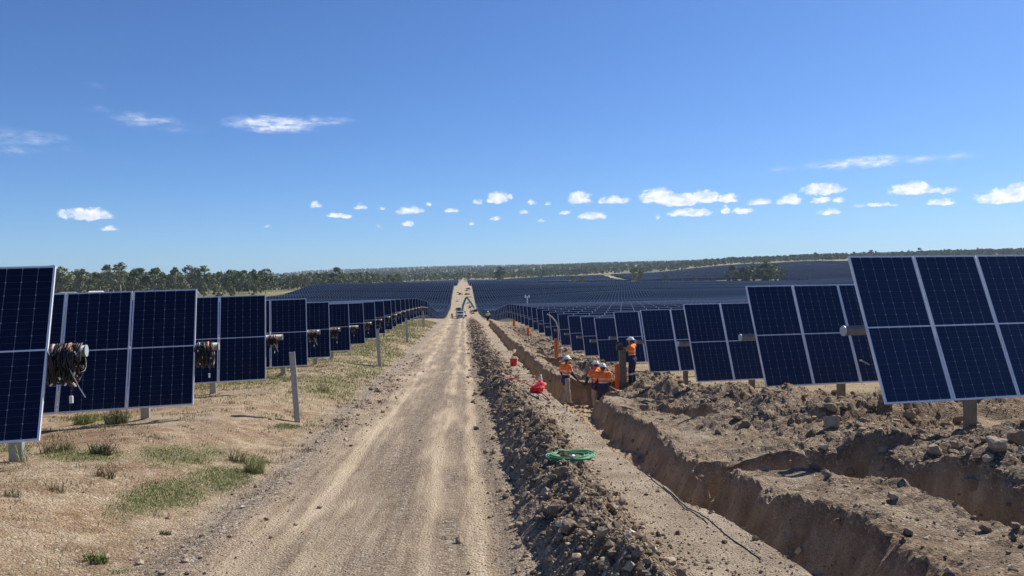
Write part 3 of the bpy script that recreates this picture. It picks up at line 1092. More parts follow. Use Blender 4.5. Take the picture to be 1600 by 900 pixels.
def build_far_rows():
    tn = math.tan(ROWYAW)
    y = 9.84 + 5.22 * NROW
    while y < 458:
        gap = 9 if abs(y - 377) < 2.7 or abs(y - 326) < 2.7 else 0
        if not gap:
            xb = -4.5
            xa = -86 if y < 330 else -84
            far_row([(xa, xb)], y - tn * xb, 'long solar row on the slope beyond the crest, left of the road', 'solar rows on the far slope left of the road')
            xa = 6.4 - 1.7 * float(sstep(130, 260, y))
            far_row([(xa, .66 * y + 20)], y - tn * xa, 'long solar row on the slope beyond the crest, right of the road', 'solar rows on the far slope right of the road')
        y += 5.22
    y = 560.0
    while y < 960:
        if y > 640:
            far_row([(-92, -4.6)], y, 'solar row on the second rise, left of the road', 'solar rows on the second rise')
        y += 11.0
    y = 400.0
    while y < 990:
        for xa, xb, lab, grp in ((4.6, 110, 'solar row on the second rise, right of the road', 'solar rows on the second rise right of the road'),
                                 (110, .85 * y + 100, 'solar row on the hillside to the right below the wooded ridge', 'solar rows on the right hillside')):
            far_row(cut_segments(xa, xb, y), y, lab, grp)
        y += 10.0


TRACKS = TRK


def track_dist(x, y):
    best = 1e9
    for (ax, ay), (bx, by), w in TRACKS:
        dx, dy = bx - ax, by - ay
        u = np.clip(((x - ax) * dx + (y - ay) * dy) / (dx * dx + dy * dy), 0, 1)
        best = np.minimum(best, np.hypot(x - ax - u * dx, y - ay - u * dy) - w)
    return best


def in_hole(x, y):
    """grass, clumps of trees and tracks left open inside the far blocks"""
    if x < 60 and y < 560:
        return True
    if y < 474 + .05 * x:
        return True
    if track_dist(x, y) < 0:
        return True
    if y > np.interp(x / y, [0, .1, .2, .37, .5, .8], [950, 950, 960, 1060, 1000, 1010]):
        return True
    for cx, cy, ax, ay in HOLES:
        if ((x - cx) / ax) ** 2 + ((y - cy) / ay) ** 2 < 1:
            return True
    return False


HOLES += [(72, 530, 24, 60), (155, 525, 36, 52), (200, 520, 30, 50), (120, 510, 26, 34)]
build_far_rows()


# ------------------------------------------------------------------ loose stones and clods
def ico(sub=1):
    b = bmesh.new()
    bmesh.ops.create_icosphere(b, subdivisions=sub, radius=1.0)
    v = np.array([q.co[:] for q in b.verts])
    f = np.array([[w.index for w in q.verts] for q in b.faces])
    b.free()
    return v, f


ICO1, ICO2, ICO3 = ico(1), ico(2), ico(3)


def stone_shape(seed, base=ICO2, rough=.35):
    r = np.random.default_rng(seed)
    v = base[0].copy()
    # plane cuts give faceted, broken faces
    for _ in range(9):
        n = r.normal(size=3)
        n /= np.linalg.norm(n)
        d = r.uniform(.45, .8)
        k = v @ n
        v = v - np.outer(np.clip(k - d, 0, None), n)
    v *= 1 + rough * .25 * r.normal(size=(len(v), 1))
    v *= np.array([1, r.uniform(.65, .95), r.uniform(.5, .8)])
    return v


def stone_mat_build(t, b):
    P = t.geo('Position')
    a = t.attr('tone', 'Fac')
    c = t.ramp(a, [(0.0, (.130, .098, .070)), (0.35, (.255, .195, .138)), (0.65, (.40, .32, .225)), (0.9, (.54, .45, .33)), (1.0, (.68, .61, .50))])
    n = t.noise(P, 28, 5, .65)
    c = t.mix(t.mapr(n, .35, .7), c, t.mix(1.0, c, (.66, .63, .6), 'MULTIPLY'))
    t.put(b.inputs['Base Color'], c)
    b.inputs['Roughness'].default_value = .95
    b.inputs['Specular IOR Level'].default_value = .15
    t.put(b.inputs['Normal'], t.bump(n, .6, .02))


stone_mat = mat('broken_stone', build=stone_mat_build)


def scatter_stones(name, X, Y, S, tone, sink=.25, base=ICO1, label=None):
    n = len(X)
    G = ground_z(X, Y)
    r = np.random.default_rng(len(X))
    nv = len(base[0])
    shapes = np.stack([stone_shape(900 + k, base, .5) for k in range(8)])
    which = r.integers(0, 8, n)
    v = shapes[which]
    an = r.uniform(0, 2 * np.pi, n)
    ca, sa = np.cos(an)[:, None], np.sin(an)[:, None]
    x = v[..., 0] * ca - v[..., 1] * sa
    y = v[..., 0] * sa + v[..., 1] * ca
    V = np.stack([x, y, v[..., 2]], -1) * S[:, None, None]
    V += np.stack([X, Y, G + S * sink], -1)[:, None, :]
    F = base[1][None] + (np.arange(n) * nv)[:, None, None]
    me = fast_mesh(name, V.reshape(-1, 3), F.reshape(-1, 3), False, [stone_mat])
    a = me.attributes.new('tone', 'FLOAT', 'POINT')
    a.data.foreach_set('value', np.repeat(tone, nv).astype(np.float32))
    return link(name, me, kind='stuff', label=label)


def logy(n, a, b, r):
    return np.exp(r.uniform(np.log(a), np.log(b), n))


r = np.random.default_rng(11)
# on the berm
n = 20000
Y = logy(n, 4.2, 95, r)
X = 1.15 + r.normal(0, .36, n)
S = np.clip(r.pareto(2.6, n) * .012 + .010, .010, .085) * np.clip(Y / 14, 1, 2.2)
scatter_stones('berm_stones', X, Y, S, np.clip(r.normal(.42, .25, n), 0, 1), label='broken clods and stones covering the roadside berm')
# dug ground right of the trench
n = 34000
Y = logy(n, 4.5, 90, r)
X = r.uniform(3.5, 9.8, n)
keep = (X > 5.0) | (r.random(n) < .55)
X, Y = X[keep], Y[keep]
_, ft = features(X, Y)
keep = (ft['dug'] > .35) & (ft['wall'] < .6) & ((X > 4.75) | (r.random(len(X)) < .3))
X, Y = X[keep], Y[keep]
n = len(X)
S = np.clip(r.pareto(2.5, n) * .012 + .010, .010, .10) * np.clip(Y / 14, 1, 2.2)
scatter_stones('trench_side_stones', X, Y, S, np.clip(r.normal(.45, .26, n), 0, 1), label='stones and clods strewn over the dug ground beside the trench')
n = 9000
Y = logy(n, 5, 60, r)
X = r.uniform(2.4, 6.2, n)
_, ft = features(X, Y)
keep = (ft['wall'] > .5)
X, Y = X[keep], Y[keep]
n = len(X)
S = np.clip(r.pareto(2.6, n) * .012 + .010, .010, .07) * np.clip(Y / 14, 1, 2)
scatter_stones('trench_crumbs', X, Y, S, np.clip(r.normal(.45, .2, n), 0, 1), label='crumbled earth lying in the trench')
# pebbles on bench, verge and road edge
n = 9000
Y = logy(n, 4.3, 45, r)
X = np.where(r.random(n) < .5, r.normal(-2.55, .3, n), r.uniform(1.6, 2.85, n))
S = np.clip(r.pareto(3, n) * .008 + .006, .006, .05) * np.clip(Y / 12, 1, 2)
scatter_stones('verge_pebbles', X, Y, S, np.clip(r.normal(.5, .25, n), 0, 1), label='small pebbles along the road edge and the bench')
n = 6000
Y = logy(n, 4.3, 40, r)
X = r.uniform(-9, 1.0, n) * np.clip(Y / 12, 1, 1.6)
X = np.where(X > .7, .7, X)
S = np.clip(r.pareto(3.4, n) * .005 + .004, .004, .035) * np.clip(Y / 12, 1, 2)
scatter_stones('ground_pebbles', X, Y, S, np.clip(r.normal(.55, .25, n), 0, 1), label='small pebbles scattered over the sandy ground')

# rocks and clods one could pick up: a thing each
CLOD_ME = []
for k in range(10):
    v = stone_shape(300 + k, ICO3, .12)
    v = v * (1 + .10 * np.stack([vnoise(v[:, 0] * 3 + k, v[:, 1] * 3 + v[:, 2] * 2, 5)] * 3, -1) * 2)
    me = fast_mesh('rock', v, ICO3[1], False, [stone_mat])
    a = me.attributes.new('tone', 'FLOAT', 'POINT')
    a.data.foreach_set('value', np.full(len(v), [.3, .45, .55, .4, .7, .38, .5, .62, .33, .48][k], np.float32))
    CLOD_ME.append(me)


def rock_at(px, py, wpx, k, label, group=None, sink=.3, name='rock', stretch=(1, 1, 1)):
    p = spot(px, py)
    dist = p.length
    s = wpx * dist / CAM_F / 2
    o = link(name, CLOD_ME[k % 10], None, (p.x, p.y, p.z + s * sink), (random.uniform(-.3, .3), random.uniform(-.3, .3), random.uniform(0, 6.28)),
             label=label, category='rock', group=group)
    o.scale = (s * stretch[0], s * stretch[1], s * stretch[2])
    return o


BOULDERS = [
    (1302, 664, 34, 4, 'yellowish boulder standing alone below the second right solar row'),
    (1297, 640, 26, 2, 'flat tan boulder on the spoil heap behind the yellowish boulder'),
    (1205, 712, 13, 6, 'round pale stone on the lit ledge beside the second trench'),
    (1385, 632, 30, 5, 'dark boulder lying just under the nearest right solar row'),
    (1420, 652, 22, 1, 'brown stone halfway down the heap under the nearest right solar row'),
    (1460, 706, 26, 7, 'pale angular stone at the left end of the rubble near the thick steel post'),
    (1492, 700, 22, 2, 'tan stone in the rubble directly left of the thick steel post foot'),
    (1555, 702, 36, 4, 'large tan block in the rubble right of the thick steel post foot'),
    (1590, 690, 30, 3, 'dark block at the right edge beside the rubble heap'),
    (1150, 655, 22, 0, 'grey clod crowning the steep notch in the spoil below the third right row'),
    (1166, 668, 22, 5, 'grey upright clod right of the steep notch in the spoil'),
    (1103, 612, 11, 7, 'white stone at the end of the dark shadow behind the trench'),
    (1190, 626, 10, 9, 'pale stone on the rubble below the second right solar row'),
    (872, 800, 42, 0, 'tall grey clod standing up from the roadside berm'),
    (888, 836, 40, 8, 'big dark clod low on the road side of the berm'),
    (878, 742, 26, 3, 'brown wedge-shaped clod at the bench side of the berm, nearest the green hose'),
    (950, 887, 34, 6, 'broad flat clod on the berm at the bottom edge of the photo'),
    (985, 835, 12, 1, 'small dark stone lying alone on the pale bench'),
    (952, 815, 13, 4, 'small white stone lying on the bench beside the berm'),
    (1010, 880, 14, 8, 'brown stone at the bench end of the berm'),
    (425, 656, 13, 4, 'white stone on the sandy ground left of the nearest bare steel post'),
    (594, 0, 0, 0, None),
    (165, 874, 14, 4, 'pale stone beside a grass tuft near the bottom left corner'),
    (1330, 742, 18, 5, 'dark stone on the upper lip of the second trench'),
    (1378, 740, 16, 2, 'tan stone right of the dark one on the lip of the second trench'),
    (1520, 770, 26, 3, 'rounded stone on the slope below the rubble on the right'),
    (1310, 820, 16, 1, 'brown stone on the ridge between the two trenches'),
    (1335, 806, 13, 5, 'small reddish stone on the ridge between the two trenches'),
    (1420, 835, 18, 9, 'stone lodged at the corner where the second trench ends'),
    (1480, 893, 14, 7, 'white stone at the bottom right among the crumbs of the near ridge'),
]
for (px, py, w, k, lab) in BOULDERS:
    if lab:
        rock_at(px, py, w, k, lab)
r = np.random.default_rng(5)
for k in range(110):
    y = float(np.exp(r.uniform(math.log(5.5), math.log(40))))
    x = 1.15 + r.normal(0, .33)
    s = r.uniform(.035, .09) * (1 + y / 50)
    o = link('clod', CLOD_ME[k % 10], None, (x, y, gz(x, y) + s * .25), (r.uniform(-.5, .5), r.uniform(-.5, .5), r.uniform(0, 6.28)),
             label='grey-brown clod of dug earth lying on the roadside berm', category='clod', group='clods on the roadside berm')
    o.scale = (s, s * r.uniform(.6, 1), s * r.uniform(.6, 1.1))
k = 0
while k < 150:
    y = float(np.exp(r.uniform(math.log(6), math.log(34))))
    x = r.uniform(4.0, 9.2) if k % 6 == 0 else r.uniform(5.0, 9.2)
    f_ = features(np.array([x]), np.array([y]))[1]
    if f_['dug'][0] < .5 or f_['wall'][0] > .3:
        continue
    s = r.uniform(.035, .095) * (1 + y / 50)
    o = link('clod', CLOD_ME[k % 10], None, (x, y, gz(x, y) + s * .25), (r.uniform(-.5, .5), r.uniform(-.5, .5), r.uniform(0, 6.28)),
             label='stony clod on the dug ground between the trench and the right solar rows', category='clod', group='clods beside the trench')
    o.scale = (s, s * r.uniform(.6, 1), s * r.uniform(.5, 1.0))
    k += 1


# ------------------------------------------------------------------ grass
def blade_mat(name, cols):
    def bd(t, b):
        a = t.attr('tone', 'Fac')
        t.put(b.inputs['Base Color'], t.ramp(a, cols))
        b.inputs['Roughness'].default_value = .7
        b.inputs['Specular IOR Level'].default_value = .2
        b.inputs['Subsurface Weight'].default_value = 0
    return mat(name, build=bd)


grass_mat = blade_mat('green_grass', [(0, (.075, .105, .028)), (.4, (.185, .230, .075)), (.75, (.330, .330, .140)), (1, (.52, .46, .25))])
dry_mat = blade_mat('dry_grass', [(0, (.085, .085, .035)), (.4, (.20, .17, .085)), (.75, (.36, .30, .16)), (1, (.50, .43, .27))])
dark_mat = blade_mat('dark_weed', [(0, (.030, .036, .016)), (.5, (.09, .095, .045)), (1, (.26, .23, .13))])


def blades(X, Y, Z, H, Wd, lean, r):
    n = len(X)
    an = r.uniform(0, 2 * np.pi, n)
    la = r.uniform(0, 2 * np.pi, n)
    dx, dy = np.cos(an) * Wd / 2, np.sin(an) * Wd / 2
    tx, ty = np.cos(la) * H * lean, np.sin(la) * H * lean
    b0 = np.stack([X - dx, Y - dy, Z - .01], -1)
    b1 = np.stack([X + dx, Y + dy, Z - .01], -1)
    m0 = np.stack([X + tx * .35 - dx * .7, Y + ty * .35 - dy * .7, Z + H * .6], -1)
    m1 = np.stack([X + tx * .35 + dx * .7, Y + ty * .35 + dy * .7, Z + H * .6], -1)
    tp = np.stack([X + tx, Y + ty, Z + H * np.sqrt(np.clip(1 - lean ** 2 * .6, .2, 1))], -1)
    V = np.stack([b0, b1, m1, m0, tp], 1).reshape(-1, 3)
    q = np.arange(n) * 5
    F = np.concatenate([np.stack([q, q + 1, q + 2], -1), np.stack([q, q + 2, q + 3], -1), np.stack([q + 3, q + 2, q + 4], -1)])
    return V, F


def grass_object(name, X, Y, H, Wd, lean, m, tone, r, **props):
    Z = ground_z(X, Y)
    V, F = blades(X, Y, Z, H, Wd, lean, r)
    me = fast_mesh(name, V, F, False, [m])
    a = me.attributes.new('tone', 'FLOAT', 'POINT')
    a.data.foreach_set('value', np.repeat(tone, 5).astype(np.float32))
    return link(name, me, **props)


def sample_green(n, x0, x1, y0, y1, r, thr=.55, pw=1.0):
    Y = logy(n, y0, y1, r)
    X = r.uniform(x0, x1, n)
    _, ft = features(X, Y)
    g = green_amount(X, Y, macro(X, Y), ft)
    g = g + .5 * fbm(X * 1.6, Y * 1.6, 81, 3)
    k = (r.random(len(X)) < np.clip((g - thr) / .8, 0, 1)) & (ft['road'] < .2) & (ft['wall'] < .1) & (ft['berm'] < .2)
    return X[k], Y[k], g[k]


r = np.random.default_rng(21)
X, Y, g = sample_green(420000, -9, -2.2, 5.2, 16, r, .45)
n = len(X)
print('grass', n)
grass_object('green_grass', X, Y, r.uniform(.010, .032, n) * (1 + .4 * g), np.full(n, .005) * np.clip(Y / 8, 1, 2), r.uniform(.4, 1.0, n), grass_mat,
             np.clip(r.normal(.52, .24, n), 0, 1), r, kind='stuff', label='short green grass in patches on the sandy verge')
X, Y, g = sample_green(190000, -16, -2.4, 15, 95, r, .28)
n = len(X)
print('grass2', n)
grass_object('verge_grass', X, Y, r.uniform(.03, .10, n), .008 * np.clip(Y / 12, 1, 6), r.uniform(.3, .95, n), grass_mat,
             np.clip(r.normal(.74, .24, n), 0, 1), r, kind='stuff', label='olive grass along the verge beneath the left solar rows')
X, Y, g = sample_green(60000, 7.2, 30, 9, 60, r, .5)
n = len(X)
grass_object('dry_grass', X, Y, r.uniform(.04, .14, n), .009 * np.clip(Y / 10, 1, 5), r.uniform(.2, .9, n), dry_mat,
             np.clip(r.normal(.45, .25, n), 0, 1), r, kind='stuff', label='dry grass under and behind the right solar rows')
# thin dry stalks everywhere on the left
n = 16000
cx, cy = r.uniform(-9, -2.6, 500), logy(500, 5, 30, r)
w = r.integers(0, 500, n)
X, Y = cx[w] + r.normal(0, .09, n), cy[w] + r.normal(0, .09, n)
grass_object('dry_tufts', X, Y, r.uniform(.02, .08, n), .005 * np.clip(Y / 8, 1, 3), r.uniform(.4, 1.0, n), dry_mat,
             np.clip(r.normal(.5, .25, n), 0, 1), r, kind='stuff', label='small dry tufts dotted over the sandy ground')


def weed(px, py, wpx, hpx, n, m, label, lean=.6, tone=.4):
    n = int(n * .55)
    p = spot(px, py)
    k = p.length / CAM_F
    rr = np.random.default_rng(int(px * 7 + py))
    rad = wpx * k / 2
    a, q = rr.uniform(0, 2 * np.pi, n), np.sqrt(rr.random(n)) * rad * .6
    X, Y = p.x + np.cos(a) * q, p.y + np.sin(a) * q * .7
    o = grass_object('weed', X, Y, rr.uniform(.2, 1.0, n) ** 1.5 * hpx * k * 1.15, np.full(n, .008), rr.uniform(.2, 1.15, n) * (.6 + lean * .5), m,
                     np.clip(rr.normal(tone, .25, n), 0, 1), rr, label=label, category='weed')
    return o


weed(158, 710, 46, 24, 420, dark_mat, 'dark spiky weed in the dry grass beside the shadow of the nearest left row', .95, .3)
weed(132, 663, 46, 22, 420, grass_mat, 'bright green leafy weed under the second left solar row', .9, .35)
weed(182, 662, 52, 30, 620, dark_mat, 'brown bushy weed next to the first post of the second left row', .8, .75)
weed(36, 722, 20, 34, 60, grass_mat, 'thin pale seedling standing in the shadow of the nearest left row', .4, .8)
weed(90, 706, 70, 20, 600, dry_mat, 'straw-coloured tussock between the nearest row and the dark spiky weed', .9, .35)
weed(152, 878, 44, 17, 300, grass_mat, 'low green tuft in the bottom left corner next to a pale stone', .95, .3)
weed(398, 738, 46, 26, 500, grass_mat, 'tall grass tussock at the road edge', .8, .55)
weed(372, 722, 40, 22, 320, dry_mat, 'dry tussock just behind the tall one at the road edge', .8, .5)
weed(505, 612, 26, 16, 200, dry_mat, 'dry wiry weed at the verge beyond the nearest bare post', .9, .5)
weed(88, 768, 34, 14, 120, dry_mat, 'straggly dry weed on the bare sand left of the green patch', .95, .3)
weed(165, 745, 44, 18, 160, dry_mat, 'wiry brown weed on the bare sand above the green patch', .95, .2)
weed(260, 835, 26, 8, 160, dry_mat, 'flat dead tuft on the sand below the green patch', 1.0, .4)
weed(20, 775, 36, 12, 160, dry_mat, 'dry tuft at the left edge of the photo', .95, .3)


# ------------------------------------------------------------------ trees
def leaf_build(c0, c1, c2):
    def bd(t, b):
        a = t.attr('tone', 'Fac')
        oi = t.new('ShaderNodeObjectInfo').outputs['Random']
        v = t.math('ADD', t.math('MULTIPLY', a, .8), t.math('MULTIPLY', oi, .42))
        c = t.ramp(v, [(0.05, c0), (.5, c1), (.95, c2)])
        t.put(b.inputs['Base Color'], c)
        b.inputs['Roughness'].default_value = .75
        b.inputs['Specular IOR Level'].default_value = .2
    return bd


leaf_mat = mat('gum_leaves', build=leaf_build((.075, .095, .048), (.165, .190, .098), (.270, .290, .160)))
leaf_dark = mat('dark_leaves', build=leaf_build((.060, .080, .038), (.130, .158, .075), (.225, .245, .125)))
bark = mat('grey_bark', (.24, .22, .19), .9, var=.35, vscale=2)


def crown_arrays(seed, h, w, lo, clumps, per, leaf, r=None):
    """leaf quads in clumps; the crown spans lo*h..h, overall width w; returns verts, faces, tone and clump centres"""
    r = np.random.default_rng(seed)
    C = []
    for k in range(clumps):
        zz = lo + (1 - lo) * r.random() ** .8
        prof = math.sin(math.pi * min(1, max(.06, (zz - lo) / (1 - lo) * .80 + .16))) ** .7
        a, q = r.uniform(0, 2 * math.pi), math.sqrt(r.random()) * prof
        C.append((math.cos(a) * q * w * .40, math.sin(a) * q * w * .40, zz * h * .95))
    C = np.array(C)
    rad = r.uniform(.09, .17, clumps) * w
    ci = np.repeat(np.arange(clumps), per)
    n = len(ci)
    d = r.normal(size=(n, 3))
    d /= np.linalg.norm(d, axis=1)[:, None]
    rr = rad[ci] * r.uniform(.45, 1.05, n)
    P = C[ci] + d * rr[:, None] * np.array([1, 1, .75])
    # each leaf mass a bent quad facing roughly outwards
    nrm = d + .7 * r.normal(size=(n, 3))
    nrm /= np.linalg.norm(nrm, axis=1)[:, None]
    a = np.cross(nrm, r.normal(size=(n, 3)))
    a /= np.linalg.norm(a, axis=1)[:, None]
    b = np.cross(nrm, a)
    s = leaf * r.uniform(.5, 1.25, n)[:, None]
    V = np.stack([P - a * s * .5 - b * s * .3, P + a * s * .5 - b * s * .4, P + a * s * .4 + b * s * .4, P - a * s * .45 + b * s * .35], 1)
    F = np.arange(n * 4).reshape(n, 4)
    tone = np.clip(r.uniform(.2, .8, clumps)[ci] + r.normal(0, .12, n), 0, 1)
    return V.reshape(-1, 3), F, np.repeat(tone, 4), C


def tree_meshes(seed, h=12.0, w=8.0, lo=.3, clumps=26, per=46, leaf=.62, dark=False):
    V, F, T, C = crown_arrays(seed, h, w, lo, clumps, per, leaf)
    me = fast_mesh('crown', V, F, False, [leaf_dark if dark else leaf_mat])
    a = me.attributes.new('tone', 'FLOAT', 'POINT')
    a.data.foreach_set('value', T.astype(np.float32))
    m = MB()
    r = random.Random(seed)
    fork = Vector((r.uniform(-.3, .3), r.uniform(-.3, .3), h * max(.16, lo * .8)))
    m.tube([(0, 0, -.4), (fork.x * .4, fork.y * .3, fork.z * .5), fork], .030 * h, bark, 7, r_end=.019 * h)
    for k in range(0, len(C), 2):
        c = Vector(C[k])
        mid = fork.lerp(c, .5) + Vector((r.uniform(-.3, .3), r.uniform(-.3, .3), .4))
        m.tube([fork, mid, c], .013 * h, bark, 5, r_end=.004 * h)
    return m.mesh('trunk', True), me


TREES = [tree_meshes(1, 14, 8.5, .30), tree_meshes(2, 12, 9.0, .22), tree_meshes(3, 13, 7.0, .25), tree_meshes(4, 11, 8.5, .12, dark=True),
         tree_meshes(5, 16, 9.5, .42, 30, 36, .55), tree_meshes(6, 10, 8, .08, 24, 50, .6, True), tree_meshes(7, 12, 6.0, .2), tree_meshes(8, 13, 10, .28)]
TREE_H = [14, 12, 13, 11, 16, 10, 12, 13]


def tree(px, yd, hpx, k, label, group=None, cat='tree', ws=1.0, name='gum_tree', z=None):
    d = px_dir(px, 440)
    x, y = d.x / d.y * yd, yd
    zc = math.hypot(x, y)
    h = hpx * yd / CAM_F
    s = h / TREE_H[k]
    g = float(macro(np.array([x]), np.array([y]))[0]) if z is None else z
    o = thing(name, label, cat, (x, y, g), (0, 0, random.uniform(0, 6.28)), group)
    o.scale = (s * ws, s * ws, s)
    link('trunk', TREES[k][0], o)
    link('crown', TREES[k][1], o)
    return o


tree(188, 430, 52, 4, 'tallest pale gum tree with an open crown above the left treeline')
tree(240, 420, 44, 3, 'dense dark broad tree right of the tallest gum on the left', ws=1.1)
tree(128, 430, 42, 2, 'pointed gum tree just right of the nearest left panel')
tree(64, 420, 50, 1, 'tree top peeping over the nearest left panel')
tree(341, 330, 36, 1, 'tree standing forward in the paddock above the third left solar row', ws=.9)
tree(361, 345, 27, 7, 'small yellowish tree beside the forward paddock tree', ws=.8)
tree(318, 360, 28, 2, 'slim tree left of the forward paddock tree')
tree(395, 350, 13, 5, 'round dark bush at the paddock edge near a grey shed roof', cat='bush', name='bush')
tree(525, 560, 32, 3, 'large dark tree over the left end of the far solar rows', ws=1.1)
tree(415, 460, 32, 6, 'slender tree at the corner of the paddock, clear trunk')
tree(782, 760, 27, 7, 'lone round tree on the second rise just right of the road', ws=1.25)
tree(995, 480, 31, 1, 'tree beside the pale diagonal track on the right', ws=1.05)
tree(895, 478, 15, 5, 'left dark bush of the pair behind the right solar slope', cat='bush', name='bush', ws=1.3)
tree(910, 484, 15, 3, 'right dark bush of the pair behind the right solar slope', cat='bush', name='bush', ws=1.3)
tree(1040, 478, 16, 5, 'round bush right of the diagonal track', cat='bush', name='bush')
tree(1067, 476, 10, 3, 'small dark bush between two larger ones', cat='bush', name='bush')
tree(1086, 478, 14, 5, 'olive round bush left of the grove', cat='bush', name='bush')
for k, (px, hp, v) in enumerate([(1146, 31, 3), (1161, 27, 5), (1177, 34, 1), (1194, 35, 3), (1212, 36, 1)]):
    tree(px, 478 + 4 * (k % 2), hp, v, ['leftmost tree of the grove on the right slope', 'low bushy tree second from the left in the grove',
         'middle tree of the grove on the right slope', 'dense tree right of the middle of the grove', 'rightmost tall tree of the grove above the solar rows'][k], ws=1.25)
tree(1264, 520, 11, 5, 'small bush alone among the hillside solar rows', cat='bush', name='bush')
r = np.random.default_rng(33)
for k in range(118):
    px = -60 + 690 * (k + r.uniform(-.4, .4)) / 118
    if px < 430:
        yd, hp = r.uniform(440, 600), r.uniform(26, 45)
    else:
        yd, hp = r.uniform(620, 820), r.uniform(17, 26)
    v = int(r.integers(0, 8))
    tree(px, yd, hp, v, 'grey-green gum tree in the long treeline on the left', 'gum trees of the left treeline')
for k in range(16):
    px = r.uniform(600, 880)
    yd = r.uniform(1010, 1250)
    tree(px, yd, r.uniform(6, 11), int(r.integers(0, 8)), 'small tree on the pale grass beyond the second rise', 'small trees beyond the second rise')
for k in range(26):
    px = r.uniform(1236, 1600)
    yd = r.uniform(1120, 1300)
    tree(px, yd, r.uniform(8, 15), int(r.integers(0, 8)), 'tree on the skyline of the right hillside', 'skyline trees above the right hillside')


def forest(name, N, sampler, hrange, clumps, per, leaf, seed, label):
    r = np.random.default_rng(seed)
    vs = [crown_arrays(seed * 50 + k, 1.0, r.uniform(.55, .85), .12, clumps, per, leaf) for k in range(6)]
    X, Y = sampler(N, r)
    N = len(X)
    G = macro(X, Y)
    H = r.uniform(*hrange, N)
    w = r.integers(0, 6, N)
    VV, FF, TT = [], [], []
    off = 0
    for k in range(6):
        m = w == k
        if not m.any():
            continue
        v, f, tn, _ = vs[k]
        an = r.uniform(0, 2 * np.pi, m.sum())[:, None]
        x = v[None, :, 0] * np.cos(an) - v[None, :, 1] * np.sin(an)
        y = v[None, :, 0] * np.sin(an) + v[None, :, 1] * np.cos(an)
        h = H[m][:, None]
        V = np.stack([x * h + X[m][:, None], y * h + Y[m][:, None], v[None, :, 2] * h + G[m][:, None] - .4], -1)
        VV.append(V.reshape(-1, 3))
        FF.append((f[None] + (np.arange(m.sum()) * len(v))[:, None, None]).reshape(-1, 4) + off)
        TT.append(np.clip(tn[None] * .7 + r.uniform(0, .3, (m.sum(), 1)), 0, 1).ravel())
        off += m.sum() * len(v)
    me = fast_mesh(name, np.concatenate(VV), np.concatenate(FF), False, [leaf_mat])
    a = me.attributes.new('tone', 'FLOAT', 'POINT')
    a.data.foreach_set('value', np.concatenate(TT).astype(np.float32))
    return link(name, me, kind='stuff', label=label)


def samp_left(N, r):
    Y = np.exp(r.uniform(np.log(560), np.log(1300), N))
    T = r.uniform(-.95, -.115, N)
    X = T * Y
    k = (X < -100) & ~((T > -.25) & (Y < 700))
    return X[k], Y[k]


def samp_far(N, r):
    Y = np.exp(r.uniform(np.log(1150), np.log(5200), N))
    T = r.uniform(-1.0, 1.0, N)
    X = T * Y
    n = fbm(X * .0016, Y * .0016, 91, 3)
    k = np.where((T > .165) & (Y < 2200), n > -.36, np.where(Y > 1750, n > -.40, n > .14))
    k &= (T < .165) | (Y > 1190)
    k &= ~((np.abs(X) < 8) & (Y < 1100))
    k &= ~((T > .44) & (Y < 1180))
    return X[k], Y[k]


forest('far_forest', 26000, samp_far, (6, 11), 8, 4, .30, 3, 'wooded hills along the whole horizon')
forest('left_forest', 2000, samp_left, (10, 16), 16, 9, .13, 4, 'dense gum woodland behind the left treeline')


# ------------------------------------------------------------------ people
hivis = mat('orange_workshirt', (.86, .20, .035), .8, var=.12, vscale=18)
navy = mat('navy_cloth', (.018, .024, .075), .85, var=.3, vscale=14)
khaki = mat('dusty_khaki_cloth', (.40, .33, .25), .9, var=.2, vscale=12)
tape = mat('reflective_tape', (.62, .62, .58), .4, .2)
skin = mat('skin', (.42, .24, .16), .55, var=.08, vscale=30)
hair = mat('brown_hair', (.045, .028, .018), .7)
hat = mat('white_hard_hat', (.82, .83, .84), .3)
boot = mat('brown_boots', (.10, .065, .04), .7, var=.3, vscale=20)
glove = mat('grey_gloves', (.10, .10, .11), .8)
yellow = mat('yellow_workshirt', (.72, .72, .12), .8, var=.1, vscale=18)
dark_net = mat('neck_shade', (.05, .03, .03), .9)


def V3(*a):
    return Vector(a)


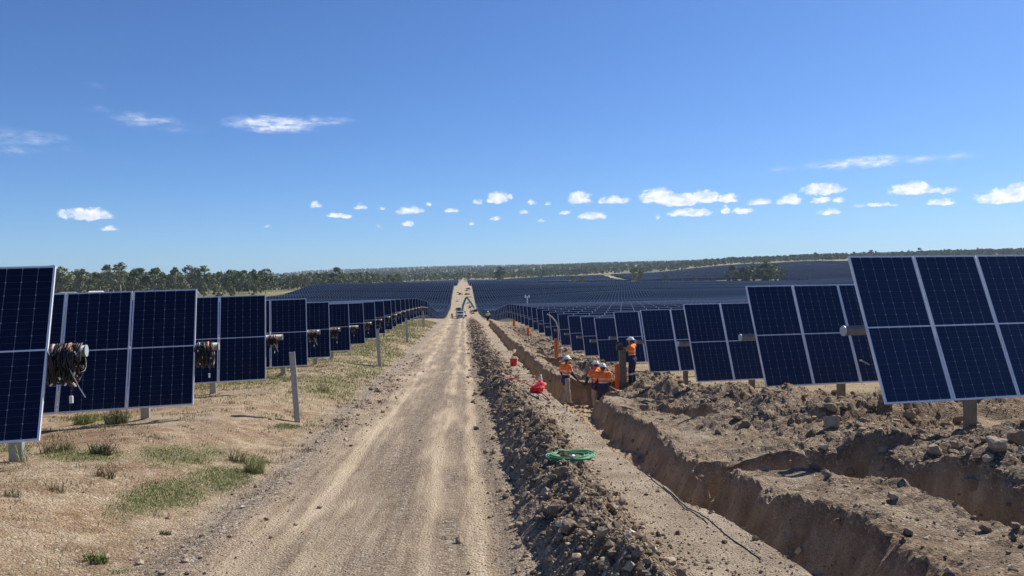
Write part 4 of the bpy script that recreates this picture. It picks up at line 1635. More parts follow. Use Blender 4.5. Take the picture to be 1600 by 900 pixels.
def person(name, label, loc, face, pose, top=hivis, pants=navy, res=.011, low=navy, group=None, hi_sleeve=.5):
    """pose: joint positions (x to the figure's right, y forward, z up), height about 1.76 m.
    One continuous body grown from tapered limbs, remeshed, then coloured by the limb each face belongs to."""
    J = dict(pelvis=V3(0, 0, .95), waist=V3(0, 0, 1.10), chest=V3(0, .01, 1.32), neck=V3(0, 0, 1.49), head=V3(0, .03, 1.64),
             sL=V3(-.21, 0, 1.42), sR=V3(.21, 0, 1.42), eL=V3(-.29, .02, 1.14), eR=V3(.29, .02, 1.14), wL=V3(-.29, .14, .92), wR=V3(.29, .14, .92),
             hL=V3(-.095, 0, .92), hR=V3(.095, 0, .92), kL=V3(-.11, .03, .50), kR=V3(.11, .03, .50), aL=V3(-.12, -.02, .09), aR=V3(.12, -.02, .09))
    for k, v in pose.items():
        J[k] = Vector(v)
    bones = []

    def bone(a, b, ra, rb, tag, flat=1.0):
        bones.append((a, b, ra, rb, tag, flat))
    bone(J['pelvis'] - V3(0, 0, .10), J['waist'], .188, .165, 'low', .74)
    bone(J['waist'], J['chest'], .165, .178, 'torso', .72)
    bone(J['chest'], J['neck'] - V3(0, 0, .05), .172, .090, 'upper', .62)
    bone(J['neck'] - V3(0, 0, .06), J['head'] - V3(0, 0, .06), .060, .055, 'neck')
    bone(J['head'] - V3(0, .012, .02), J['head'] + V3(0, -.008, .04), .088, .092, 'head', 1.05)
    bone(J['head'] + V3(0, .055, -.07), J['head'] + V3(0, .06, -.02), .045, .055, 'face')
    bone(J['head'] + V3(0, .095, -.045), J['head'] + V3(0, .105, -.02), .014, .012, 'face')     # nose
    for s_ in 'LR':
        sg = -1 if s_ == 'L' else 1
        bone(J['chest'] + V3(sg * .10, 0, .08), J['s' + s_], .095, .088, 'upper')
        bone(J['s' + s_], J['e' + s_], .082, .066, 'uarm')
        bone(J['e' + s_], J['w' + s_], .062, .042, 'farm')
        bone(J['h' + s_] + V3(0, -.03, .0), J['k' + s_], .115, .086, 'thigh')
        bone(J['k' + s_], J['a' + s_] + V3(0, 0, .03), .084, .072, 'shin')
        a = J['a' + s_]
        bone(a + V3(0, -.02, -.02), a + V3(sg * .02, .13, -.05), .050, .042, 'boot')
        bone(J['head'] + V3(sg * .088, 0, -.03), J['head'] + V3(sg * .092, 0, .005), .014, .016, 'face')      # ear
        # hand: palm, four fingers of different length, thumb from the side of the palm
        w, e = J['w' + s_], J['e' + s_]
        d = (w - e).normalized()
        side = d.cross(V3(0, 0, 1))
        if side.length < .2:
            side = V3(0, 1, 0)
        side.normalize()
        nrm = side.cross(d).normalized()
        pe = w + d * .085
        bone(w, pe, .030, .034, 'hand')
        for q, (o_, ln) in enumerate(((-.027, .060), (-.009, .074), (.009, .070), (.027, .054))):
            f0 = pe + side * o_
            f1 = f0 + (d * .9 - nrm * .25).normalized() * ln * .55
            f2 = f1 + (d * .5 - nrm * .8).normalized() * ln * .45
            bone(f0, f1, .0105, .0095, 'hand')
            bone(f1, f2, .0095, .0085, 'hand')
        th = w + d * .03 + side * .03
        bone(th, th + (d * .6 + side * .7).normalized() * .035, .012, .011, 'hand')
        bone(th + (d * .6 + side * .7).normalized() * .035, th + (d * .9 + side * .5 - nrm * .3).normalized() * .065, .011, .009, 'hand')
    m = MB()
    for a, b, ra, rb, tag, fl in bones:
        n = 5
        pts = [a.lerp(b, i / (n - 1)) for i in range(n)]
        if fl != 1.0:
            # elliptical section: a squashed copy of each ball and a ring loft
            for i in range(9):
                u = i / 8
                rr = ra + (rb - ra) * u
                m.ball(a.lerp(b, u), (rr, rr * fl, rr * .8), skin, 14, 8)
        else:
            m.tube(pts, ra, skin, 10, r_end=rb)
            m.ball(a, ra, skin, 10, 6)
            m.ball(b, rb, skin, 10, 6)
    me0 = m.mesh('body_raw')
    tmp = bpy.data.objects.new('body_raw', me0)
    col.objects.link(tmp)
    md = tmp.modifiers.new('r', 'REMESH')
    md.mode = 'VOXEL'
    md.voxel_size = res
    sm = tmp.modifiers.new('s', 'SMOOTH')
    sm.factor = .5
    sm.iterations = 2 if res < .015 else 1
    dg = bpy.context.evaluated_depsgraph_get()
    me = bpy.data.meshes.new_from_object(tmp.evaluated_get(dg))
    bpy.data.objects.remove(tmp)
    me.name = 'body'
    nv = len(me.vertices)
    co = np.empty(nv * 3, np.float32)
    me.vertices.foreach_get('co', co)
    co = co.reshape(-1, 3)
    # folds in the cloth
    fold = .006 * fbm(co[:, 0] * 9 + co[:, 1] * 5, co[:, 2] * 16, 3, 3)
    ln = np.linalg.norm(co[:, :2], axis=1)[:, None] + 1e-5
    body = (co[:, 2] < 1.45) & (co[:, 2] > .15)
    co[:, :2] += (co[:, :2] / ln) * (fold * body)[:, None]
    me.vertices.foreach_set('co', co.ravel())
    ps = np.array([p.center[:] for p in me.polygons])
    best = np.full(len(ps), 1e9)
    tagi = np.zeros(len(ps), int)
    uu = np.zeros(len(ps))
    for k, (a, b, ra, rb, tag, fl) in enumerate(bones):
        a_, b_ = np.array(a), np.array(b)
        d = b_ - a_
        u = np.clip(((ps - a_) @ d) / max(d @ d, 1e-9), 0, 1)
        dist = np.linalg.norm(ps - a_ - u[:, None] * d, axis=1) - (ra + (rb - ra) * u)
        kk = dist < best
        best = np.where(kk, dist, best)
        tagi = np.where(kk, k, tagi)
        uu = np.where(kk, u, uu)
    me.materials.clear()
    slots = [top, low, pants, tape, skin, boot, glove, dark_net]
    T = [q[4] for q in bones]
    mi = []
    for k, u, c in zip(tagi, uu, ps):
        t_ = T[k]
        if t_ == 'upper':
            g = 0
        elif t_ == 'torso':
            g = 3 if (u < .14 or .55 < u < .74) else 0
        elif t_ == 'low':
            g = 1
        elif t_ == 'uarm':
            g = 3 if .55 < u < .72 else 0
            if u > .85:
                g = 0 if hi_sleeve > .6 else 1
        elif t_ == 'farm':
            g = 1
        elif t_ in ('thigh', 'shin'):
            g = 2
            if t_ == 'shin' and .22 < u < .38 and pants is navy:
                g = 3
        elif t_ == 'boot':
            g = 5
        elif t_ == 'hand':
            g = 6
        elif t_ == 'neck':
            g = 7 if c[1] < .03 else 4
        else:
            g = 4
        mi.append(g)
    for s_ in slots:
        me.materials.append(s_)
    me.polygons.foreach_set('material_index', mi)
    me.polygons.foreach_set('use_smooth', [True] * len(mi))
    me.update()
    root = thing(name, label, 'person', loc, (0, 0, face), group)
    root.scale = (1.0, 1.0, 1.0)
    link('body', me, root)
    # hard hat with brim, hair below it, eyes and mouth
    h = J['head']
    b = MB()
    c = h + V3(0, -.005, .035)
    b.ball(c, (.118, .138, .112), hat, 20, 8, top_only=True)
    brim = []
    for q in range(24):
        an = q * 2 * math.pi / 24
        fw = .035 if math.sin(an) > .3 else .014
        brim.append((math.cos(an) * (.118 + .018), math.sin(an) * (.138 + fw)))
    vs = [c + V3(x, y, -.004) for x, y in brim] + [c + V3(x, y, .010) for x, y in brim] + [c + V3(x * .8, y * .8, .016) for x, y in brim] + [c + V3(x * .8, y * .8, -.004) for x, y in brim]
    fs = []
    for q in range(24):
        q2 = (q + 1) % 24
        for lv in range(3):
            fs.append((lv * 24 + q, lv * 24 + q2, (lv + 1) * 24 + q2, (lv + 1) * 24 + q))
        fs.append((72 + q, 72 + q2, q2, q))
    b.add(vs, fs, hat)
    b.box(c + V3(0, 0, .108), (.024, .19, .016), hat)
    b.build('hard_hat', root, smooth=True)
    b = MB()
    b.ball(h + V3(0, -.022, -.005), (.098, .092, .085), hair, 14, 8)
    b.build('hair', root, smooth=True)
    b = MB()
    for sg in (-1, 1):
        b.ball(h + V3(sg * .032, .098, -.005), (.012, .008, .008), mat('eye', (.03, .02, .02), .3), 8, 5)
    b.box(h + V3(0, .104, -.078), (.045, .008, .008), mat('lips', (.30, .12, .09), .5))
    b.build('face_details', root)
    return root


def stand(px, d_y, dz=0.0):
    """ground point under a sight direction at forward distance d_y"""
    d = px_dir(px, 470)
    x = d.x / d.y * d_y
    return V3(x, d_y, gz(x, d_y) + dz)


def drop(px, py, d_y):
    """a point on the sight line at forward distance d_y"""
    d = px_dir(px, py)
    return d * (d_y / d.y)


# the man in the trench, walking to the right with a bar in his hand
p1 = stand(882, 27.3)
person('person', 'worker in orange shirt and khaki trousers walking in the trench with a bar', p1, R(-62),
       dict(eR=(.30, .06, 1.16), wR=(.26, .25, .98), eL=(-.27, .0, 1.15), wL=(-.26, .13, .94), kL=(-.11, .16, .50), aL=(-.11, .20, .09), kR=(.10, -.02, .50), aR=(.11, -.25, .13),
            head=(0.02, .05, 1.64)), pants=khaki)
p2 = stand(929, 27.7)
person('person', 'worker in orange shirt bending beyond the worker seen from behind', p2, R(35),
       dict(pelvis=(-.04, -.02, .94), waist=(-.02, .0, 1.09), chest=(.02, .04, 1.30), neck=(.06, .07, 1.46), head=(.10, .11, 1.60), sL=(-.19, .04, 1.40), sR=(.22, .06, 1.42),
            eL=(-.31, .12, 1.14), wL=(-.34, .22, .90), eR=(.29, .14, 1.15), wR=(.24, .34, .96)), pants=khaki)
p3 = stand(940, 26.5)
person('person', 'worker in orange shirt and navy trousers seen from behind, holding a cord', p3, R(2),
       dict(eL=(-.30, .06, 1.17), wL=(-.28, .24, 1.02), eR=(.30, .05, 1.16), wR=(.27, .24, 1.00), kL=(-.13, .04, .50), kR=(.13, .02, .50), aL=(-.15, 0, .09), aR=(.15, -.03, .09)), hi_sleeve=.8)
p4 = stand(986, 28.4)
person('person', 'worker in orange shirt standing by the dark steel pile, arms raised to a box', p4, R(55),
       dict(eL=(-.24, .20, 1.26), wL=(-.14, .42, 1.32), eR=(.22, .22, 1.26), wR=(.10, .44, 1.34), head=(0, .05, 1.63), kL=(-.10, .04, .50), aL=(-.11, .03, .09)))
p5 = drop(762.5, 505.5, 109)
person('person', 'distant worker in yellow shirt and white hat at the far end of the trench', p5, R(10), {}, top=yellow, res=.03)
p6 = drop(706.5, 498, 225)
person('person', 'far orange-clad worker left of the white truck', p6, R(200), dict(wL=(-.30, .2, 1.1)), res=.03)
p7 = drop(736, 492, 228)
person('person', 'far orange-clad worker right of the excavator, beside the trench', p7, R(120), {}, res=.03)

# tools and gear held or used by them
steel_dark = mat('dark_steel', (.045, .042, .04), .55, .4, var=.3, vscale=10)


def tube_thing(name, label, cat, pts, r, m, seg=8, group=None, smooth=True, parts=None):
    b = MB()
    o = Vector(pts[0])
    b.tube([Vector(p) - o for p in pts], r, m, seg)
    return b.build(name, None, smooth, loc=o, label=label, category=cat, group=group)


Rz = Matrix.Rotation(R(-62), 3, 'Z')
hnd = p1 + Rz @ V3(.24, .33, .93)
tube_thing('bar', 'dark bar held by the worker walking in the trench', 'tool', [hnd + Rz @ V3(0, -.35, .28), hnd, hnd + Rz @ V3(0, .30, -.24)], .017, steel_dark, 6)
h3 = p3 + V3(.27, .32, .96)
tube_thing('cord', 'pale cord running from the hand of the worker seen from behind to the bank', 'cord',
           [h3, h3 + V3(.25, .3, -.18), h3 + V3(.55, .6, -.30), V3(h3.x + .85, h3.y + .9, gz(h3.x + .85, h3.y + .9) + .02)], .012, mat('pale_cord', (.5, .48, .40), .8), 6)

# ------------------------------------------------------------------ piles, conduits, whips
orange = mat('orange_conduit', (.62, .13, .025), .5, var=.12, vscale=10)
pile_m = mat('pile_steel', (.16, .155, .15), .5, .5, var=.3, vscale=7, bump=.1)


def pile_at(px, py_top, py_base, d_y, w, label, m=pile_m, lean=0.0, d=.12):
    b0, t0 = drop(px, py_base, d_y), drop(px, py_top, d_y)
    h = t0.z - b0.z
    b = post_mb(h + .3, m, w, d)
    return b.build('steel_post', None, False, loc=(b0.x, b0.y, b0.z + h), rot=(0, lean, ROWYAW), label=label, category='post')


pile_at(458.5, 550, 652, 16.5, .115, 'nearest bare galvanised post standing in the grass on the left verge', galv, -.055)
pile_at(590.5, 514, 567, 33, .14, 'second bare galvanised post along the left verge', galv, -.04)
pile_at(635, 497, 528, 52, .14, 'third bare galvanised post along the left verge', galv, -.03)
pile_at(661.5, 486, 507, 72, .15, 'farthest bare post on the left verge, near the crest', galv, -.02)
pile_at(973, 545, 601, 28.2, .24, 'dark steel pile beside the worker with raised arms', pile_m, -.015)
o = drop(968, 543, 28.2)
b = MB()
b.box((0, 0, 0), (.22, .20, .20), mat('black_plastic', (.02, .022, .03), .5))
b.box((-.06, 0, .16), (.05, .05, .12), steel_dark)
b.box((.05, -.02, .13), (.08, .08, .06), steel_dark)
b.build('motor_box', None, False, loc=o, label='black drive box fixed on top of the dark steel pile', category='drive box')


def conduit(px, py_top, py_base, d_y, r_, label):
    b0, t0 = drop(px, py_base, d_y), drop(px, py_top, d_y)
    h = t0.z - b0.z
    b = MB()
    n = 14
    rings = []
    for q in range(5):
        rings.append((0, 0, -.15 + (h + .15) * q / 4))
    b.tube(rings, r_, orange, n, cap=False)
    b.tube([(0, 0, h), (0, 0, h - .12)], r_ * .82, mat('conduit_inside', (.12, .03, .01), .8), n)
    b.tube([(0, 0, h - .05), (0, 0, h)], r_ * 1.12, orange, n, cap=False)
    return b.build('conduit_stub', None, True, loc=b0, label=label, category='conduit')


conduit(964.5, 570, 606, 28.0, .085, 'thick orange conduit stub in front of the dark steel pile')
conduit(869, 529, 555, 44, .10, 'orange conduit stub beside the tall whip pole')
conduit(825, 512, 522, 60, .10, 'small orange conduit stub along the far trench')
conduit(803, 499, 507, 78, .12, 'smallest orange conduit stub far along the trench')
conduit(1516, 600, 687, 11.7, .035, 'slim orange conduit strapped to the left of the thick steel post')
root, c0 = ROWS[('right', 0)]
b = MB()
b.box((0, 0, 0), (.20, .135, .012), mat('black_strap', (.015, .015, .015), .7))
b.build('strap', None, False, loc=drop(1524, 665, 11.36) + V3(0, .06, 0), rot=(0, 0, ROWYAW), label='black strap round the thick steel post of the nearest right row', category='strap')

t0, b0 = drop(872, 512, 44), drop(873, 553, 44)
whip = [b0, b0.lerp(t0, .6), t0, drop(868, 502, 43.8), drop(862, 495, 43.6), drop(855, 490.5, 43.4)]
tube_thing('whip_pole', 'tall pale pole with a bent flexible tip among the right row ends', 'pole', whip, .035, mat('pale_plastic', (.45, .43, .36), .6), 8)
t0 = drop(873, 533, 44)
tube_thing('looped_cable', 'thin dark cable sagging from the whip pole to the next panel', 'cable', [t0, drop(877, 535, 44), drop(882, 531, 43.8), drop(887, 523, 43.6)], .022, steel_dark, 6)

# ------------------------------------------------------------------ cable bundles on the left tube ends
black = mat('black_cable', (.012, .012, .014), .45)
redc = mat('maroon_cable', (.10, .018, .018), .5)
grn = mat('green_wire', (.02, .10, .05), .5)
whitep = mat('white_tag', (.75, .74, .70), .5)
strapm = mat('orange_strap', (.70, .28, .12), .7)


def bundle_meshes(seed):
    r_ = random.Random(seed)
    loops = MB()
    for k in range(46):
        x0 = r_.uniform(-.17, .15)
        a = r_.uniform(.085, .15)
        hgt = r_.uniform(.12, .25)
        tw = r_.uniform(-.5, .5)
        pts = []
        for q in range(17):
            an = q * 2 * math.pi / 16
            z = math.cos(an) * (hgt + .02) - hgt + .075 + (.01 * math.sin(3 * an + k))
            y = math.sin(an) * a
            pts.append((x0 + y * tw * .6 + .02 * math.sin(an * 2 + k), y - .0, z))
        loops.tube(pts, r_.uniform(.009, .014), redc if k % 9 == 2 else grn if k % 23 == 5 else black, 5, cap=False)
    strap = MB()
    pts = [(.05, math.sin(u) * .10, math.cos(u) * .095) for u in np.linspace(-1.9, 1.9, 11)]
    strap.tube(pts, .022, strapm, 6)
    pts = [(-.12, math.sin(u) * .098, math.cos(u) * .095) for u in np.linspace(-2.2, 2.2, 11)]
    strap.tube(pts, .012, mat('pale_strap', (.5, .45, .42), .7), 6)
    tags = MB()
    for k in range(7):
        c = V3(r_.uniform(-.17, .18), -.13 + r_.uniform(-.02, .02), r_.uniform(-.42, .0))
        tags.box(c, (.018, .014, r_.uniform(.03, .07)), whitep, Matrix.Rotation(r_.uniform(-.7, .7), 3, 'Y'))
    lead = MB()
    x = r_.uniform(.02, .12)
    lead.tube([(x, -.12, -.36), (x + .03, -.12, -.46), (x + .01, -.12, -.55)], .008, redc, 5)
    lead.box((x + .01, -.12, -.60), (.035, .03, .09), whitep)
    if seed % 2:
        lead.tube([(x, -.13, -.2), (x + .1, -.14, -.45), (x + .16, -.14, -.58)], .0065, mat('grey_conduit_tail', (.35, .36, .36), .5), 5)
    return [('loops', loops.mesh('loops', True)), ('strap', strap.mesh('strap', True)), ('tags', tags.mesh('tags')), ('lead', lead.mesh('lead'))]


BM = [bundle_meshes(k) for k in (1, 2, 3, 4, 6, 8, 9)]
for i in range(NROW):
    root, c0 = ROWS[('left', i)]
    lab = ('large coiled bundle of black cables with orange strap on the nearest left tube end' if i == 0 else
           f'coiled cable bundle hanging from the {ordinal[i]} left row end counted from the camera')
    o = thing('cable_bundle', lab, 'cable bundle', (c0.x + .17, c0.y + .02, c0.z), (0, 0, ROWYAW + random.uniform(-.1, .1)), 'cable bundles on the left row ends')
    s_ = [1.0, .9, .62, .72][i] if i < 4 else random.uniform(.62, .85)
    o.scale = (s_ if i else 1.12, 1, s_)
    for nm, me in BM[(i * 3) % 7 if i else 0]:
        link(nm, me, o, kind='stuff' if nm == 'tags' else None)

# small connector hanging on the second right row
o = drop(1345, 563, 16.2)
b = MB()
b.tube([(0, 0, 0), (.10, 0, -.05), (.19, 0, -.10)], .016, mat('grey_conduit_tail', (.35, .36, .36), .5), 6)
b.box((0, 0, 0), (.05, .04, .035), whitep)
b.build('cable_connector', None, False, loc=o, label='grey cable connector poking out at the left edge of the nearest right row', category='connector')

# ------------------------------------------------------------------ trench things
red = mat('red_plastic', (.62, .022, .022), .45, var=.1, vscale=6)


def bucket(px, py, hpx, label):
    p = spot(px, py)
    k = p.length / CAM_F
    h = hpx * k
    o = thing('bucket', label, 'bucket', p)
    b = MB()
    b.tube([(0, 0, 0), (0, 0, h * .05), (0, 0, h * .9)], h * .36, red, 18, cap=False, r_end=h * .46)
    b.tube([(0, 0, 0), (0, 0, h * .03)], h * .355, red, 18)
    b.tube([(0, 0, h * .88), (0, 0, h * .95)], h * .50, red, 18, cap=False)
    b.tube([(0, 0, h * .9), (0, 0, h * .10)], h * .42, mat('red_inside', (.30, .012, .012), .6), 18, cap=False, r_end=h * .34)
    b.build('pail', o, True)
    b = MB()
    b.tube([(h * .48 * math.cos(u), h * .18 * math.sin(u), h * (.92 - .35 * math.sin(u))) for u in np.linspace(0, math.pi, 9)], h * .018, galv, 5)
    b.build('handle', o)
    return o


bucket(802.5, 572, 12, 'red bucket on the bench beside the far trench')
# red bag slumped on the trench lip with a white container
p = spot(838, 614)
o = thing('tool_bag', 'slumped bright red bag lying on the trench lip near the worker', 'bag', p, (0, 0, R(25)))
o.scale = (.82, .82, .85)
b = MB()
seg, rg = 16, 8
vs, fs = [], []
for i in range(rg + 1):
    a = i / rg
    rr = .27 * math.sin(math.pi * (.12 + .80 * a)) ** .6
    for q in range(seg):
        an = q * 2 * math.pi / seg
        j = 1 + .35 * float(vnoise(np.array(an * 1.6 + i * .5), np.array(i * .9), 8))
        vs.append(V3(math.cos(an) * rr * j * 1.1 + a * .10, math.sin(an) * rr * j * .75, a * .38 * (1 + .2 * math.cos(an)) - .02))
for i in range(rg):
    for q in range(seg):
        q2 = (q + 1) % seg
        fs.append((i * seg + q, i * seg + q2, (i + 1) * seg + q2, (i + 1) * seg + q))
fs.append(tuple(range(seg - 1, -1, -1)))
fs.append(tuple(rg * seg + q for q in range(seg)))
b.add(vs, fs, mat('red_fabric', (.75, .02, .035), .7, var=.15, vscale=7))
b.build('sack', o)
b = MB()
b.tube([(-.1, 0, .33), (-.05, .02, .45), (.1, .02, .47), (.2, 0, .36)], .018, mat('red_fabric'), 6)
b.build('handle', o)
p = spot(844, 607) + V3(0, .25, .02)
b = MB()
b.tube([(0, 0, 0), (0, 0, .22), (0, 0, .28), (0, 0, .33)], [.07, .07, .03, .03], whitep, 12)
b.build('bottle', None, True, loc=p + V3(0, 0, .05), rot=(.1, .15, 0), label='white bottle standing behind the red bag', category='bottle')


def ground_run(pix, lift=.02, n=14, wob=.0):
    P = [spot(x, y) for x, y in pix]
    out = []
    for a, b_ in zip(P[:-1], P[1:]):
        for k in range(n):
            u = k / n
            x, y = a.x + (b_.x - a.x) * u, a.y + (b_.y - a.y) * u
            out.append(V3(x + wob * math.sin(y * 5), y, gz(x, y) + lift))
    return out


def arc_run(pix, r_):
    P = [spot(x, y) + V3(0, 0, l) for x, y, l in pix]
    out = []
    for i in range(len(P) - 1):
        p0, p1_, p2_, p3_ = P[max(i - 1, 0)], P[i], P[i + 1], P[min(i + 2, len(P) - 1)]
        for k in range(8):
            u = k / 8
            out.append(.5 * ((2 * p1_) + (p2_ - p0) * u + (2 * p0 - 5 * p1_ + 4 * p2_ - p3_) * u * u + (3 * p1_ - p0 - 3 * p2_ + p3_) * u ** 3))
    return out + [P[-1]]


tube_thing('hose', 'red hose arching from the berm towards the trench by the red bag', 'hose', arc_run([(786, 597, .02), (800, 596, .10), (822, 606, .14), (846, 618, .08), (858, 626, .03)], .02), .020, mat('red_hose', (.30, .02, .02), .4), 8)
tube_thing('hose', 'black hose lying below the red one across the bench', 'hose', arc_run([(785, 595, .02), (797, 604, .04), (815, 609, .05), (830, 619, .03), (842, 624, .03)], .02), .022, black, 8)
tube_thing('pipe', 'short pale pipe lying beside the red bucket', 'pipe', [spot(786, 567) + V3(0, 0, .04), spot(797, 568) + V3(0, 0, .04)], .03, mat('pale_plastic'), 8)
for k, (pa, lab) in enumerate([([(1000, 724), (1050, 762), (1100, 800), (1160, 846), (1205, 880)], 'thin black cable lying along the near lip of the trench'),
                               ([(1020, 742), (1070, 785), (1120, 822)], 'short black cable crossing the bench near the trench lip')]):
    tube_thing('cable', lab, 'cable', ground_run([(x - 12, y) for x, y in pa], .006, 14, .012), .0055, black, 5)
for k in range(3):
    y0 = 20.6 + .26 * k
    pts = [V3(x, y0 + .05 * x, macro(x, y0) - .80 + .05 + .02 * math.sin(9 * x)) for x in np.linspace(2.55, 3.5, 9)]
    tube_thing('corrugated_pipe', ['nearest of three black corrugated pipes lying across the trench floor', 'middle of three black corrugated pipes across the trench floor',
                                   'farthest of three black corrugated pipes across the trench floor'][k], 'pipe', pts, .05, steel_dark, 10)
# green hose coil on the bench
c = spot(893, 716)
b = MB()
green_h = mat('green_hose', (.035, .24, .10), .6, var=.25, vscale=5)
rr = random.Random(4)
for k in range(9):
    R0 = .165 + .008 * k + rr.uniform(-.02, .03)
    ex, ey = rr.uniform(-.03, .03), rr.uniform(-.03, .03)
    pts = []
    for q in range(33):
        an = q * 2 * math.pi / 32
        x, y = ex + R0 * 1.15 * math.cos(an), ey + R0 * .95 * math.sin(an)
        pts.append((x, y, .018 + .006 * (k % 4) + .008 * math.sin(2 * an + k) + .5 * max(0.0, min(.08, gz(c.x + x, c.y + y) - c.z))))
    b.tube(pts, .0095, green_h, 6, cap=False)
o = thing('hose_coil', 'coiled bright green hose lying on the bench between berm and trench', 'hose', c)
b.build('coil', o, True)
b = MB()
b.box((.0, -.19, .05), (.03, .08, .04), whitep)
b.build('tie', o)

# ------------------------------------------------------------------ vehicles and far site things
glassm = mat('vehicle_glass', (.015, .02, .028), .08)
tyre = mat('tyre', (.02, .02, .02), .9)
whitev = mat('white_vehicle_paint', (.86, .87, .88), .35)
teal = mat('teal_machine_paint', (.03, .26, .24), .45, var=.15, vscale=2)
lamp = mat('lamp_glass', (.75, .75, .70), .15)


def wheel(parent, x, y, r_, w, name='wheel'):
    b = MB()
    b.tube([(-w / 2, 0, 0), (w / 2, 0, 0)], r_, tyre, 20)
    o_ = b.build(name, parent, False, loc=(x, y, r_))
    b = MB()
    b.tube([(-w / 2 - .012, 0, 0), (w / 2 + .012, 0, 0)], r_ * .55, galv, 14)
    b.build('rim', o_)


def truck(loc, rz):
    o = thing('truck', 'white tipper truck facing the camera on the road beyond the crest', 'truck', loc, (0, 0, rz))
    b = MB()      # front faces -y
    b.box((0, -1.7, 1.25), (2.1, 1.6, 1.1), whitev)
    b.box((0, -1.66, 2.1), (2.0, 1.45, .75), whitev, taper=.90)
    b.build('cab', o)
    b = MB()
    b.box((0, -2.40, 2.08), (1.60, .05, .44), glassm, Matrix.Rotation(R(-8), 3, 'X'))
    b.build('windscreen', o)
    b = MB()
    b.box((0, -2.53, 1.15), (1.4, .06, .42), mat('dark_grille', (.04, .04, .045), .5))
    for q in range(3):
        b.box((0, -2.575, 1.02 + q * .13), (1.3, .03, .03), galv)
    b.build('grille', o)
    b = MB()
    b.box((0, -2.56, .68), (2.15, .16, .28), mat('grey_bumper', (.25, .26, .27), .5))
    b.build('bumper', o)
    for sg in (-1, 1):
        b = MB()
        b.box((sg * .86, -2.53, 1.12), (.28, .06, .22), lamp)
        b.build('headlight', o)
        b = MB()
        b.box((sg * 1.22, -2.35, 1.95), (.16, .08, .42), steel_dark)
        b.tube([(sg * 1.0, -2.3, 2.1), (sg * 1.2, -2.34, 2.1)], .02, steel_dark, 6)
        b.build('mirror', o)
        b = MB()
        b.box((sg * 1.04, -1.75, 2.05), (.02, .9, .5), glassm)
        b.build('side_window', o)
        wheel(o, sg * .92, -1.75, .42, .26)
        wheel(o, sg * .92, 1.4, .42, .30)
    b = MB()
    b.box((0, .9, .72), (1.0, 5.0, .22), steel_dark)
    b.build('chassis', o)
    b = MB()
    b.box((0, 1.2, 1.35), (2.25, 3.6, .10), galv)
    for sg in (-1, 1):
        b.box((sg * 1.1, 1.2, 1.65), (.06, 3.6, .60), whitev)
    b.box((0, -.56, 1.80), (2.14, .06, .9), whitev)
    b.box((0, 2.97, 1.65), (2.14, .06, .6), whitev)
    b.build('tipper_tray', o)


def excavator(loc, rz):
    o = thing('excavator', 'teal excavator with its boom folded up behind the white truck', 'excavator', loc, (0, 0, rz))
    for sg in (-1, 1):
        b = MB()
        b.box((sg * 1.15, 0, .45), (.5, 3.0, .5), tyre)
        b.tube([(sg * .9, -1.5, .45), (sg * 1.4, -1.5, .45)], .42, tyre, 14)
        b.tube([(sg * .9, 1.5, .45), (sg * 1.4, 1.5, .45)], .42, tyre, 14)
        b.build('track', o)
    b = MB()
    b.box((0, .6, 1.55), (2.5, 3.0, .9), teal)
    b.box((0, 1.9, 1.6), (2.4, .7, 1.1), mat('machine_grey', (.12, .12, .13), .5))
    b.build('house', o)
    b = MB()
    b.box((-.75, -.45, 2.35), (.95, 1.5, 1.7), mat('machine_grey'), taper=.92)
    b.build('cab', o)
    b = MB()
    b.box((-.75, -1.18, 2.45), (.78, .06, 1.2), glassm)
    b.build('windscreen', o)
    b = MB()
    P = [V3(.1, -.4, 1.8), V3(.5, -1.1, 4.0), V3(1.2, -1.6, 6.0), V3(1.7, -2.2, 6.4)]
    b.tube(P, .46, teal, 4, r_end=.34)
    b.build('boom', o)
    b = MB()
    b.tube([V3(1.4, -2.1, 6.5), V3(2.7, -2.8, 4.6), V3(3.6, -3.2, 2.9)], .34, teal, 4, r_end=.24)
    b.build('stick', o)
    b = MB()
    b.tube([V3(.35, -.7, 2.2), V3(.75, -1.5, 4.2)], .09, galv, 8)
    b.tube([V3(1.3, -1.8, 6.7), V3(2.3, -2.5, 5.7)], .08, galv, 8)
    b.build('hydraulic_ram', o)
    b = MB()
    c = V3(3.9, -3.3, 2.3)
    for q in range(6):
        a0, a1 = R(-30 + q * 35), R(-30 + (q + 1) * 35)
        m0, m1 = c + V3(math.cos(a0) * .6, 0, -math.sin(a0) * .6), c + V3(math.cos(a1) * .6, 0, -math.sin(a1) * .6)
        md = (m0 + m1) / 2
        b.box(md, ((m1 - m0).length, 1.0, .06), steel_dark, Matrix.Rotation(math.atan2(-(m1 - m0).z, (m1 - m0).x), 3, 'Y'))
    for sg in (-1, 1):
        b.box(c + V3(0, sg * .5, -.1), (.8, .04, .7), steel_dark)
    b.build('bucket', o)


def road_pt(px, yd):
    d = px_dir(px, 480)
    x = d.x / d.y * yd
    return V3(x, yd, float(macro(np.array([x]), np.array([yd]))[0]))


p = road_pt(719.5, 226)
truck(p + V3(0, 0, .05), R(-3))
p = road_pt(720.5, 243)
excavator(p + V3(0, 0, .0), R(10))


